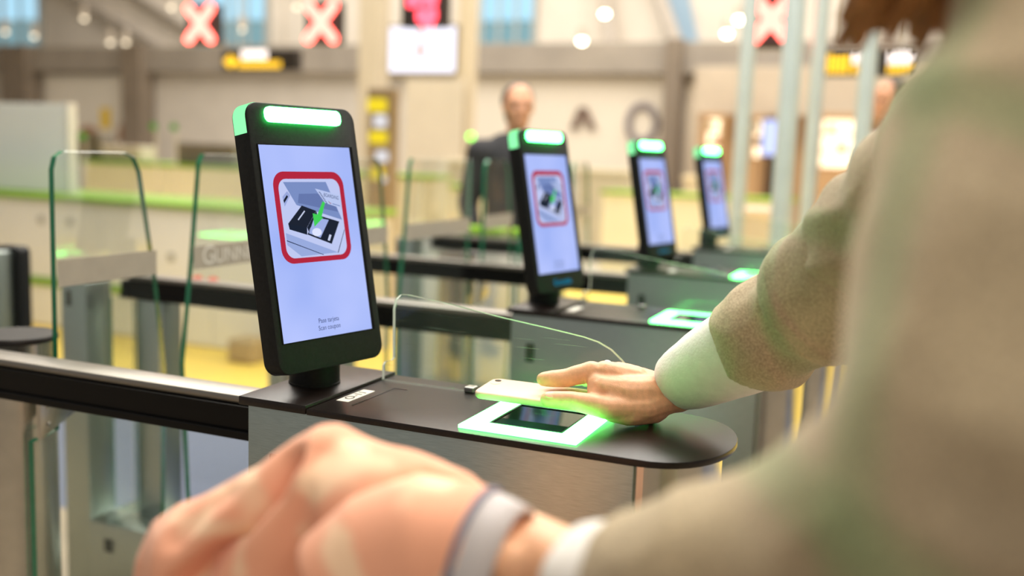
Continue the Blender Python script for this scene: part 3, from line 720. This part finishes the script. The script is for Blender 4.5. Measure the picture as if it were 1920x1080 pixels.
# ------------------------------------------------------------------ silver poles
polem = mat('silver_pole', (.56, .63, .62), .38, .25, .04, 10)
for i, (px, D, rr) in enumerate(((1395, 5.6, .043), (1478, 4.9, .050), (1528, 5.8, .043), (1621, 5.0, .043))):
    p = at_d(px, 200, D); b = (p.x, p.y, 0)
    r = empty('silver_pole', b, ['leftmost tall silver pole, right of the farthest terminal', 'second tall silver pole, beside the brightest red cross', 'third tall silver pole from the left', 'rightmost tall silver pole beside the beige coat'][i], 'pole', 'tall silver poles')
    MB().lathe([(rr, .01), (rr, 3.6)], b, 28).build('tube', polem, r, True, 40)
    MB().lathe([(rr*2.1, 0), (rr*2.1, .012), (rr*1.3, .02), (rr*1.02, .05)], b, 28).build('foot', steel_h, r, True, 40)
    MB().lathe([(rr*1.15, 3.58), (rr*1.15, 3.62), (rr*.6, 3.64)], b, 28).build('cap', steel_h, r, True, 40)
# exit scanner post at the far left
a = at_y(-24, 468, 2.25)
r = empty('exit_sensor_post', (a.x+.04, 2.27, 0), 'narrow steel post with rounded black edge at the left border', 'post')
MB().box((a.x-.02, 2.235, 0), (a.x+.055, 2.32, 1.0), .006).build('post_body', steel, r, True, 30)
MB().prism(rrect(a.x-.03, .74, a.x+.078, 1.012, .02), lambda u, v, w_: (u, 2.30+w_, v), .045, .003).build('black_housing', [black2, black2], r, True, 40)

# ------------------------------------------------------------------ people
def capsules(mb, segs):
    for a, b, ra, rb in segs: mb.capsule(a, b, ra, rb)
    return mb
def head(mb, c, fwd, s=1.):
    c = Vector(c); f = Vector(fwd).normalized(); l = Vector((-f.y, f.x, 0)); u = Vector((0, 0, 1))
    rot = Matrix((f, l, u)).transposed()
    mb.ball(c+u*.03*s, .095*s, 3, (1.02, .80, 1.0), rot)
    mb.ball(c+f*.022*s-u*.045*s, .072*s, 3, (.95, .78, 1.0), rot)
    mb.ball(c+f*.055*s-u*.095*s, .03*s, 2, (1, 1.1, .8), rot)
    mb.capsule(c+f*.092*s+u*.015*s, c+f*.110*s-u*.022*s, .008*s, .013*s)
    for sg in (1, -1):
        mb.ball(c+l*.074*s*sg-u*.005*s-f*.005*s, .028*s, 2, (.7, .35, 1.0), rot)
        mb.ball(c+f*.078*s+l*.034*s*sg-u*.022*s, .022*s, 2, (1, 1, .8), rot)
        mb.ball(c+f*.088*s+l*.032*s*sg+u*.030*s, .018*s, 2, (1, 1.6, .5), rot)
    mb.ball(c+f*.092*s-u*.058*s, .016*s, 2, (.8, 1.7, .45), rot); mb.ball(c+f*.090*s-u*.070*s, .016*s, 2, (.8, 1.5, .45), rot)
    return mb
dark_suit = mat('dark_suit_wool', (.022, .022, .026), .8, 0, .15, 80)
hair_d = mat('dark_hair', (.05, .032, .02), .5, 0, .3, 120, stretch=(1, 1, .1))
hair_b = mat('brown_hair', (.30, .125, .032), .45, 0, .4, 160, stretch=(1, 1, .08))
eye_m = mat('eye_dark', (.03, .02, .015), .2)
skin2 = mat('skin_far', srgb(205, 150, 118), .5, 0, .08, 30)
def standing_person(p_head, fwd, label, suit, hairm, tie=True):
    hx, hy, hz = p_head; f = Vector(fwd).normalized(); l = Vector((-f.y, f.x, 0)); b = Vector((hx, hy, 0)) - f*.03
    k = hz/1.58; Z = lambda z: Vector((0, 0, z*k))
    body = MB(); head(body, p_head, fwd)
    capsules(body, [(b+Z(1.40), Vector(p_head)-Vector((0, 0, .06))-f*.02, .055, .05), (b+Z(1.05), b+Z(1.30), .12, .13), (b+Z(.92), b+Z(1.05), .13, .12)])
    for sg in (1, -1):
        sh = b+l*.18*sg+Z(1.36); el = b+l*.23*sg+Z(1.08)-f*.02; wr = b+l*.20*sg+Z(.86)+f*.10
        capsules(body, [(b+Z(1.34), sh, .07, .055), (sh, el, .05, .042), (el, wr, .04, .028), (b+l*.09*sg+Z(.9), b+l*.10*sg+Z(.48), .085, .055), (b+l*.10*sg+Z(.48), b+l*.10*sg+Z(.07), .052, .036), (b+l*.10*sg+Z(.05), b+l*.11*sg+Z(.04)+f*.14, .04, .035)])
        for q in range(4): capsules(body, [(wr, wr+f*(.05+.004*q)+l*(q-1.5)*.016-Z(.05), .016, .012), (wr+f*(.05+.004*q)+l*(q-1.5)*.016-Z(.05), wr+f*.06+l*(q-1.5)*.017-Z(.10), .011, .009)])
        capsules(body, [(wr-l*.01*sg, wr+f*.05-l*.045*sg-Z(.04), .015, .011)])
    body.remesh(.009, 3)
    o = body.build('person', skin2, None, True); rebase(o, (hx, hy, 0)); tag(o, label, 'person')
    ct = MB()
    capsules(ct, [(b+Z(1.0), b+Z(1.30), .15, .155), (b+Z(.78), b+Z(1.0), .16, .15), (b+l*.06+Z(1.36), b-l*.06+Z(1.36), .10, .10)])
    for sg in (1, -1):
        sh = b+l*.19*sg+Z(1.35); el = b+l*.24*sg+Z(1.08)-f*.02; wr = b+l*.21*sg+Z(.90)+f*.08
        capsules(ct, [(b+l*.08*sg+Z(1.33), sh, .10, .075), (sh, el, .068, .058), (el, wr, .055, .042)])
    ct.remesh(.014, 3).build('jacket', suit, o, True)
    tr = MB()
    for sg in (1, -1): capsules(tr, [(b+l*.085*sg+Z(.9), b+l*.10*sg+Z(.48), .11, .08), (b+l*.10*sg+Z(.48), b+l*.10*sg+Z(.10), .078, .065)])
    tr.remesh(.016, 3).build('trousers', suit, o, True)
    for sg in (1, -1): MB().capsule(b+l*.10*sg+Z(.05)-f*.05, b+l*.11*sg+Z(.045)+f*.17, .052, .045).build('shoe', black2, o, True)
    MB().prism([(-.05, 1.42*k), (.05, 1.42*k), (.012, 1.22*k), (-.012, 1.22*k)], lambda u, v, w_: b+l*u+f*(.148+w_)+Vector((0, 0, v)), .012, .003).build('shirt_front', white_cloth, o)
    c = Vector(p_head); rot = Matrix((f, l, Vector((0, 0, 1)))).transposed()
    h = MB(); h.ball(c+Vector((0, 0, .042))-f*.030, .100, 3, (.95, .86, .98), rot); h.ball(c-f*.075-Vector((0, 0, .03)), .06, 3, (.7, 1.0, 1.2), rot)
    if tie: h.ball(c-f*.125+Vector((0, 0, .01)), .035, 2)
    h.remesh(.008, 2).build('hair', hairm, o, True)
    for sg in (1, -1): MB().ball(c+f*.088+l*.033*sg+Vector((0, 0, .008)), .011, 2).build('eye', eye_m, o, True)
    return o
ph = at_d(972, 203, 5.15)
standing_person(ph, (.55, -.83, 0), 'staff member in a dark suit standing behind the second terminal', dark_suit, hair_d)
ph = at_d(1668, 192, 5.6)
standing_person(ph, (-.7, -.7, 0), 'dark-haired person in the background, mostly hidden by the beige coat', mat('grey_suit', (.16, .13, .12), .8, 0, .1, 60), hair_d, False)

# ---- traveller: body, hands
def hand_chain(mb, pts, rad):
    for i in range(len(pts)-1): mb.capsule(pts[i], pts[i+1], rad[i], rad[i+1])
H = MB()
HD = .060
def hd(x, y, d): return at_d(x, y, d+HD)
WR = hd(1262, 738, 1.322)
iM, iP, iD, iT = hd(1110, 697, 1.300), hd(1064, 708, 1.306), hd(1036, 710, 1.306), hd(1019, 711, 1.306)
mM, mP, mD, mT = hd(1132, 694, 1.322), hd(1078, 709, 1.332), hd(1050, 712, 1.332), hd(1032, 713, 1.332)
rM, rP, rD, rT = hd(1160, 695, 1.342), hd(1100, 709, 1.356), hd(1068, 712, 1.356), hd(1050, 713, 1.356)
kM, kP, kD, kT = hd(1186, 708, 1.357), hd(1140, 712, 1.378), hd(1112, 714, 1.378), hd(1096, 715, 1.378)
tC, tM, tI, tT = hd(1205, 763, 1.292), hd(1138, 764, 1.268), hd(1072, 751, 1.262), hd(1027, 749, 1.268)
hand_chain(H, [iM, iP, iD, iT], [.0150, .0130, .0118, .0102])
hand_chain(H, [mM, mP, mD, mT], [.0125, .0108, .0098, .0088])
hand_chain(H, [rM, rP, rD, rT], [.0120, .0103, .0092, .0084])
hand_chain(H, [kM, kP, kD, kT], [.0110, .0092, .0082, .0075])
hand_chain(H, [tC, tM, tI, tT], [.0210, .0160, .0128, .0108])
for q, r_ in ((iM, .0150), (mM, .0150), (rM, .0145), (kM, .0135)):
    w_ = WR.lerp(q, .28); hand_chain(H, [q, q.lerp(w_, .5), w_, WR], [r_*.92, .0175, .0205, .026])
hand_chain(H, [tM, hd(1150, 738, 1.295), rM.lerp(WR, .3)], [.015, .023, .016]); hand_chain(H, [hd(1126, 722, 1.30), hd(1150, 735, 1.30)], [.0145, .021])
hand_chain(H, [tC, WR], [.021, .027])
hand_chain(H, [hd(1118, 716, 1.288), hd(1118, 742, 1.278)], [.0125, .0125])
hand_chain(H, [hd(1128, 726, 1.284), hd(1168, 738, 1.292), WR], [.0175, .0265, .028])
hand_chain(H, [hd(1135, 700, 1.30), hd(1190, 715, 1.315)], [.018, .022])
hand_chain(H, [hd(1150, 770, 1.278), hd(1180, 772, 1.285), hd(1225, 762, 1.31)], [.0165, .0195, .024])
FA = at_d(1345, 695, 1.335)
H.tube([WR, WR.lerp(FA, .3), WR.lerp(FA, .6), FA], [.0285, .0300, .0330, .037], 20)
H.remesh(.0019, 5, .5)
def crease(co):
    d = noise.noise(co*55)*.0007
    for jt, r_ in ((iP, .010), (iD, .008), (tI, .012)):
        k = (co-jt).length
        if k < r_*1.8: d -= .0005*(math.sin(co.x*1500)*.5+.5)*(1-k/(r_*1.8))
    return d
H.displace(crease)
# the other hand (left) in the coat
L0, LH = at_d(1150, 1120, .63), at_d(1010, 1045, .69)
LB = MB()
LB.tube([L0, L0.lerp(LH, .5), LH], [.026, .026, .028], 18)
lx = (LH-L0).normalized(); ln = Vector((0, 0, 1)).cross(lx).normalized()
for q in range(4):
    a = LH+ln*(q-1.5)*.017; b = a+lx*.06+Vector((0, 0, .004)); c = b+lx*.028-Vector((0, 0, .026)); d = c-lx*.012-Vector((0, 0, .020))
    hand_chain(LB, [LH.lerp(L0, .3), a, b, c, d], [.02, .016, .0105, .0095, .0085])
hand_chain(LB, [LH.lerp(L0, .2), LH-ln*.035-Vector((0, 0, .01)), LH-ln*.042+lx*.035-Vector((0, 0, .018)), LH-ln*.034+lx*.06-Vector((0, 0, .022))], [.02, .015, .0115, .0095])
LB.remesh(.0028, 4, .5)
# rest of the body
BODY = MB()
HC = Vector((.075, .755, 1.640))
head(BODY, HC, (-.96, .28, 0))
RS, LS = Vector((.07, .925, 1.40)), Vector((.075, .605, 1.415))
RE = at_d(1565, 520, 1.10); LE = Vector((.065, .515, 1.205))
capsules(BODY, [((.10, .765, 1.42), HC-Vector((-.01, 0, .07)), .052, .048), ((.12, .765, 1.02), (.11, .765, 1.30), .115, .12), ((.13, .765, .92), (.12, .765, 1.02), .13, .115),
                ((.11, .765, 1.37), RS, .06, .05), ((.11, .765, 1.37), LS, .06, .05), (RS, RE, .048, .040), (RE, FA, .040, .034), (LS, LE, .048, .040), (LE, L0, .040, .026)])
for sg in (1, -1):
    y = .765+.085*sg; x = .13-.05*sg
    capsules(BODY, [((.13, y, .9), (x, y, .49), .085, .055), ((x, y, .49), (x+.03, y, .08), .052, .036), ((x+.04, y, .05), (x-.11, y, .04), .036, .034)])
BODY.remesh(.010, 3)
me1 = bpy.data.meshes.new('a'); H.bm.to_mesh(me1); BODY.bm.from_mesh(me1); me2 = bpy.data.meshes.new('b'); LB.bm.to_mesh(me2); BODY.bm.from_mesh(me2)
H.bm.free(); LB.bm.free(); bpy.data.meshes.remove(me1); bpy.data.meshes.remove(me2)
person = BODY.build('person', skin, None, True); rebase(person, (.12, .765, 0))
tag(person, 'traveller in a beige checked coat reaching a phone over the nearest scanner', 'person')
# nails
def nail(c, d, n_, L_, W_, name):
    d = d.normalized(); n_ = (n_-d*n_.dot(d)).normalized(); s_ = d.cross(n_)
    rot = Matrix((d, s_, n_)).transposed()
    MB().ball(c, 1., 3, (L_, W_, .0016), rot).build(name, mat('fingernail', srgb(240, 190, 160), .25, 0, .03, 60), person, True)
cdir = (C0-tT).normalized()
nail(tT.lerp(tI, .12)+(cdir*.6+Vector((0, 0, .75))).normalized()*.0094, tT-tI, cdir*.6+Vector((0, 0, .75)), .0085, .0062, 'thumbnail')
# ring on the ring finger
c = rM.lerp(rP, .25); d = (rP-rM).normalized(); a_ = d.cross(Vector((0, 0, 1))).normalized(); b_ = a_.cross(d)
silver = mat('silver_ring', (.85, .83, .80), .12, 1., .03, 60)
rg = MB().tube([c+(a_*math.cos(k*math.pi/16)+b_*math.sin(k*math.pi/16))*.0128 for k in range(33)], .0016, 8).build('finger_ring', silver, person, True)
MB().ball(c+b_*.0155+a_*-.002, .0058, 2, (1, .8, .6)).build('ring_stone', mat('ring_gem', (.75, .62, .66), .05, .3, .1, 200), rg, True)

# ---- coat
coatm = bpy.data.materials.new('beige_check_wool'); coatm.use_nodes = True; nt = coatm.node_tree; N = nt.nodes; Lk = nt.links
bs = N['Principled BSDF']; bs.inputs['Roughness'].default_value = .95; bs.inputs['Specular IOR Level'].default_value = .1; bs.inputs['Sheen Weight'].default_value = .15
tc = N.new('ShaderNodeTexCoord')
nz = N.new('ShaderNodeTexNoise'); nz.inputs['Scale'].default_value = 7; nz.inputs['Detail'].default_value = 2; Lk.new(tc.outputs['Object'], nz.inputs['Vector'])
cr = N.new('ShaderNodeValToRGB'); cr.color_ramp.elements[0].position = .35; cr.color_ramp.elements[1].position = .65
cr.color_ramp.elements[0].color = (.37, .295, .20, 1); cr.color_ramp.elements[1].color = (.52, .42, .28, 1); Lk.new(nz.outputs[0], cr.inputs[0])
prev = cr.outputs[0]
for vec, sc, col, lo in (((.6, .3, 1.0), 2.6, (.24, .33, .16, 1), .80), ((1.0, -.6, .25), 2.2, (.24, .33, .17, 1), .84)):
    mp = N.new('ShaderNodeMapping'); Lk.new(tc.outputs['Object'], mp.inputs[0])
    dt = N.new('ShaderNodeVectorMath'); dt.operation = 'DOT_PRODUCT'; dt.inputs[1].default_value = vec; Lk.new(mp.outputs[0], dt.inputs[0])
    mu = N.new('ShaderNodeMath'); mu.operation = 'MULTIPLY'; mu.inputs[1].default_value = sc*6.283*1.6; Lk.new(dt.outputs['Value'], mu.inputs[0])
    sn = N.new('ShaderNodeMath'); sn.operation = 'SINE'; Lk.new(mu.outputs[0], sn.inputs[0])
    mr = N.new('ShaderNodeMapRange'); mr.inputs[1].default_value = lo; mr.inputs[2].default_value = 1.0; mr.inputs[4].default_value = .5; Lk.new(sn.outputs[0], mr.inputs[0])
    mx = N.new('ShaderNodeMix'); mx.data_type = 'RGBA'; Lk.new(mr.outputs[0], mx.inputs[0]); Lk.new(prev, mx.inputs[6]); mx.inputs[7].default_value = col; prev = mx.outputs[2]
Lk.new(prev, bs.inputs['Base Color'])
fz = N.new('ShaderNodeTexNoise'); fz.inputs['Scale'].default_value = 420; fz.inputs['Detail'].default_value = 2; Lk.new(tc.outputs['Object'], fz.inputs['Vector'])
fr_ = N.new('ShaderNodeMapRange'); fr_.inputs[1].default_value = .3; fr_.inputs[2].default_value = .7; fr_.inputs[3].default_value = .72; fr_.inputs[4].default_value = 1.25; Lk.new(fz.outputs[0], fr_.inputs[0])
fm = N.new('ShaderNodeVectorMath'); fm.operation = 'SCALE'; Lk.new(prev, fm.inputs[0]); Lk.new(fr_.outputs[0], fm.inputs['Scale']); Lk.new(fm.outputs[0], bs.inputs['Base Color'])
n2 = N.new('ShaderNodeTexNoise'); n2.inputs['Scale'].default_value = 700; Lk.new(tc.outputs['Object'], n2.inputs['Vector'])
bp = N.new('ShaderNodeBump'); bp.inputs['Strength'].default_value = .5; bp.inputs['Distance'].default_value = .001; Lk.new(n2.outputs[0], bp.inputs['Height']); Lk.new(bp.outputs[0], bs.inputs['Normal'])

CT = MB()
# torso
rings = []
for z, rx, ry, cx in ((.70, .17, .24, .14), (.85, .165, .23, .14), (1.0, .15, .215, .135), (1.15, .135, .205, .13), (1.28, .13, .20, .125), (1.38, .115, .185, .12), (1.43, .085, .12, .115), (1.47, .06, .075, .11)):
    rings.append([(cx+rx*math.cos(2*math.pi*k/28), .765+ry*math.sin(2*math.pi*k/28), z) for k in range(28)])
CT.loft(rings)
# left sleeve (towards the camera)
LP = [(.11, .66, 1.40), at_d(2075, 70, .55), at_d(1955, 330, .52), at_d(1895, 600, .49), at_d(1850, 830, .475), at_d(1715, 980, .49), at_d(1530, 1050, .53), at_d(1330, 1100, .58), at_d(1205, 1120, .615)]
CT.tube(LP, [.085, .082, .079, .078, .078, .072, .064, .056, .050], 28)
CT.ball(LP[1], .082, 3)
# right sleeve
RP = [(.10, .89, 1.38), at_d(1860, 275, .86), at_d(1760, 365, .97), at_d(1665, 450, 1.06), at_d(1606, 512, 1.12), at_d(1568, 545, 1.155), at_d(1546, 560, 1.17), at_d(1470, 598, 1.215), at_d(1430, 626, 1.25), at_d(1410, 639, 1.27)]
CT.tube(RP, [.09, .088, .080, .078, .076, .0755, .068, .067, .066, .065], 32)
CT.remesh(.005, 2, .5)
AXR = (RP[9]-RP[3]).normalized()
def cloth(co):
    q = Vector((co.x*6, co.y*6, co.z*6)); d = noise.noise(q+Vector((3, 1, 7)))*.007 + noise.noise(q*3.1)*.0026
    sl = noise.noise(Vector((co.x*9+co.z*7, co.y*5, co.z*13-co.x*8)))
    d += .008*(1-abs(sl)*2.2)*.6
    if co.y > .98:                       # creases across the reaching sleeve
        t = (co-RP[3]).dot(AXR)
        d += .0045*math.sin(t*62+2.0*noise.noise(co*9)) + .003*noise.noise(co*30)
    return d
CT.displace(cloth)
coat = CT.build('coat', coatm, person, True)
# turned-up fold ring on the right sleeve
fo = MB(); ax = (RP[6]-RP[3]).normalized()
fo.tube([RP[3]+ax*.02, RP[4]+ax*.0, RP[5]+ax*.004, RP[6]-ax*.004, RP[6]+ax*.006, RP[6]+ax*.008], [.0775, .0830, .0870, .0880, .0850, .068], 40).remesh(.0035, 1).displace(lambda co: noise.noise(co*11)*.006+noise.noise(co*25)*.002)
fo.build('sleeve_fold', coatm, person, True)
# right cuff of the shirt
c0, c1 = at_d(1270, 715, 1.375), at_d(1412, 640, 1.28)
def cuff(c0, c1, r0, r1, name):
    mb = MB(); n_ = 8; P = [c0.lerp(c1, k/n_) for k in range(n_+1)]
    R = [r0+(r1-r0)*(k/n_)**.7 for k in range(n_+1)]
    out = P + P[::-1]; rad = R + [x-.0022 for x in R[::-1]]
    rings = []; d = (c1-c0).normalized(); a = d.cross(Vector((0, 0, 1))).normalized(); b = a.cross(d)
    for p_, r_ in zip(out, rad):
        rings.append([p_+(a*math.cos(2*math.pi*k/48)+b*math.sin(2*math.pi*k/48))*(r_*(1+.05*math.sin(3*2*math.pi*k/48+1)+.03*noise.noise(p_*40+Vector((k*.4, 0, 0))))) for k in range(48)])
    mb.loft(rings, cap=False)
    return mb.build(name, white_cloth, person, True)
cuff(c0, c1, .0415, .0620, 'shirt_cuff')
cuff(at_d(1085, 1085, .652), at_d(1225, 1125, .608), .036, .047, 'shirt_cuff')
# trousers, shoes
tr = MB()
for sg in (1, -1):
    y = .765+.085*sg; x = .13-.05*sg
    capsules(tr, [((.13, y, .9), (x, y, .49), .11, .078), ((x, y, .49), (x+.03, y, .10), .076, .062)])
tr.remesh(.014, 3).build('trousers', mat('dark_trousers', (.03, .03, .04), .8, 0, .1, 60), person, True)
for sg in (1, -1):
    y = .765+.085*sg; x = .13-.05*sg
    MB().capsule((x+.06, y, .048), (x-.13, y, .042), .048, .042).build('shoe', mat('brown_shoe', (.12, .06, .03), .4), person, True)
# hair
hb = MB()
hb.ball(HC+Vector((.025, 0, .035)), .108, 3, (1.0, .90, 1.0)); hb.ball(HC+Vector((.07, 0, -.06)), .075, 3, (.8, 1.1, 1.5)); hb.remesh(.007, 2)
hair = hb.build('hair', hair_b, person, True)
rnd = random.Random(3)
for k in range(34):
    px = 1560+rnd.random()*230; py = 40+rnd.random()*60; D = .58+rnd.random()*.06
    tip = at_d(px, py, D); root_ = HC+Vector((-.01+.05*rnd.random(), -.085-.01*rnd.random(), .04)); mid = root_.lerp(tip, .55)+Vector((-.012, -.02, .0))
    pts = [root_, root_.lerp(mid, .5)+Vector((0, -.012, .01)), mid, mid.lerp(tip, .5)+Vector((-.004, 0, -.008)), tip]
    MB().tube(pts, [.012, .013, .011, .008, .003], 8).build('hair_lock', hair_b, hair, True)

# ------------------------------------------------------------------ phone
a_ = Vector((-.556, 1.226, 1.033)); ux = Vector((1, .02, .0)).normalized(); uy = Vector((-.02, 1, .05)).normalized(); uz = ux.cross(uy)
Pf = lambda u, v, w_: a_+ux*u+uy*v+uz*w_
ph_ = empty('smartphone', Pf(.07, .036, -.010), 'smartphone in a pale pink case held face down over the scanner', 'phone')
casem = mat('pale_pink_silicone', srgb(232, 198, 174), .55, 0, .03, 60)
MB().prism(rrect(0, 0, .160, .080, .014, 8), lambda u, v, w_: Pf(u, v, -.010+w_), .010, .0035, 3).build('case', [casem, casem], ph_, True, 50)
MB().prism(rrect(.005, .005, .155, .075, .009, 6), lambda u, v, w_: Pf(u, v, -.0106+w_), .001).build('phone_screen', [mat('phone_glass', (.01, .012, .014), .05), mat('phone_glass', 0)], ph_)
cm = MB().prism(rrect(.006, .046, .020, .073, .0065, 6), lambda u, v, w_: Pf(u, v, w_-.0004), .0008, .0002, 1).build('camera_cutout', [casem, casem], ph_)
MB().prism([(.013+.0048*math.cos(k*.39), (.064)+.0045*math.sin(k*.39)) for k in range(16)], lambda u, v, w_: Pf(u, v, .0002+w_), .0008).build('camera_lens', [mat('lens_black', (.02, .02, .025), .1), MATS['lens_black']], cm)

# ------------------------------------------------------------------ pink coat over the left hand
pinkm = bpy.data.materials.new('pink_printed_cloth'); pinkm.use_nodes = True; nt = pinkm.node_tree; N = nt.nodes; Lk = nt.links
bs = N['Principled BSDF']; bs.inputs['Roughness'].default_value = .9; bs.inputs['Specular IOR Level'].default_value = .15; bs.inputs['Sheen Weight'].default_value = .2
tc = N.new('ShaderNodeTexCoord'); nz = N.new('ShaderNodeTexNoise'); nz.inputs['Scale'].default_value = 17; nz.inputs['Detail'].default_value = 1.5; Lk.new(tc.outputs['Object'], nz.inputs['Vector'])
cr = N.new('ShaderNodeValToRGB'); cr.color_ramp.elements[0].position = .52; cr.color_ramp.elements[1].position = .60
cr.color_ramp.elements[0].color = (*srgb(238, 172, 142), 1); cr.color_ramp.elements[1].color = (*srgb(249, 211, 178), 1); Lk.new(nz.outputs[0], cr.inputs[0]); Lk.new(cr.outputs[0], bs.inputs['Base Color'])
pk = empty('folded_coat', (-.36, .64, 1.0), 'pink printed coat folded over the left hand in the foreground', 'coat')
def drape(stations, name, material, nn=40, wr=.007, seed=0, vox=.0045):
    """stations: (ridge point, half width, drop)"""
    rings = []
    for i, (p, hw, dr) in enumerate(stations):
        p = Vector(p); q0 = Vector(stations[max(i-1, 0)][0]); q1 = Vector(stations[min(i+1, len(stations)-1)][0])
        d = (q1-q0); d.z = 0; d.normalize(); s_ = Vector((-d.y, d.x, 0)); ring = []
        for k in range(nn):
            t = 2*math.pi*k/nn; x = math.sin(t); z = math.cos(t)
            ring.append(p + s_*(hw*x*(1 if z > 0 else (1-.25*(-z)))) + Vector((0, 0, (z-1)*hw*.8 if z > 0 else -hw*.8+z*dr)))
        rings.append(ring)
    mb = MB().loft(rings).remesh(vox, 4, .5)
    mb.displace(lambda co: noise.noise(Vector((co.x*11, co.y*11, co.z*5))+Vector((seed, 0, 0)))*wr + noise.noise(co*26+Vector((seed, 5, 0)))*wr*.35)
    return mb
D1 = [(at_d(262, 1060, .80), .03, .20), (at_d(282, 985, .80), .04, .30), (at_d(325, 950, .80), .046, .38), (at_d(405, 915, .795), .052, .44), (at_d(490, 880, .79), .055, .47), (at_d(550, 832, .79), .054, .48), (at_d(592, 802, .785), .052, .48), (at_d(625, 800, .785), .052, .48), (at_d(668, 826, .78), .056, .46), (at_d(725, 848, .77), .060, .42), (at_d(800, 866, .765), .060, .36), (at_d(860, 890, .755), .055, .28), (at_d(905, 925, .75), .042, .18)]
def seg_dist(p, a, b):
    ab = b-a; t = max(0, min(1, (p-a).dot(ab)/ab.dot(ab))); return (p-a-ab*t).length
dm = drape(D1, 'cloth', pinkm, seed=2, vox=.004)
bv = BVHTree.FromBMesh(dm.bm)
def onc(px, py):
    h = bv.ray_cast(C0, ray(px, py).normalized())[0]
    return h if h else at_d(px, py, .73)
CR = [([onc(535, 862), onc(500, 915), onc(440, 985), onc(385, 1050), onc(340, 1120)], .032, .011),
      ([onc(690, 1080), onc(722, 1000), onc(770, 930), onc(815, 900), onc(860, 912), onc(905, 945)], .028, .010),
      ([onc(600, 850), onc(560, 950), onc(560, 1080)], .006, .014), ([onc(420, 925), onc(330, 1010)], .006, .012)]
def groove(co):
    d = 0
    for pts, dep, wd_ in CR:
        k = min(seg_dist(co, pts[i], pts[i+1]) for i in range(len(pts)-1))
        d -= dep*math.exp(-(k/wd_)**2)
    return d
dm.displace(groove).build('draped_cloth', pinkm, pk, True)
# sleeve fold laid over the bundle, opening towards the hand
c = [at_d(640, 1120, .73), at_d(730, 1060, .725), at_d(810, 1030, .72), at_d(870, 1040, .715), at_d(905, 1052, .71)]
sl = MB().tube(c, [.050, .056, .057, .052, .048], 32).remesh(.004, 3).displace(lambda co: noise.noise(co*14)*.004)
sl.build('folded_sleeve', pinkm, pk, True)
d = (c[4]-c[3]).normalized()
b0 = c[4]-d*.006; b1 = c[4]+d*.022
rim = MB(); rr = []
a = d.cross(Vector((0, 0, 1))).normalized(); b = a.cross(d)
for p_, r_ in ((b0, .0495), (b0.lerp(b1, .5), .0485), (b1, .046), (b1, .042), (b0, .044)):
    rr.append([p_+(a*math.cos(2*math.pi*k/40)+b*math.sin(2*math.pi*k/40))*r_ for k in range(40)])
rim.loft(rr, cap=False); rim.build('grey_cuff_band', mat('grey_lining', srgb(196, 190, 192), .8, 0, .03, 60), pk, True)
MB().tube([b0+(a*math.cos(2*math.pi*k/40)+b*math.sin(2*math.pi*k/40))*.0505 for k in range(41)], .0028, 8).build('slate_piping', mat('slate_piping', srgb(120, 118, 138), .8), pk, True)
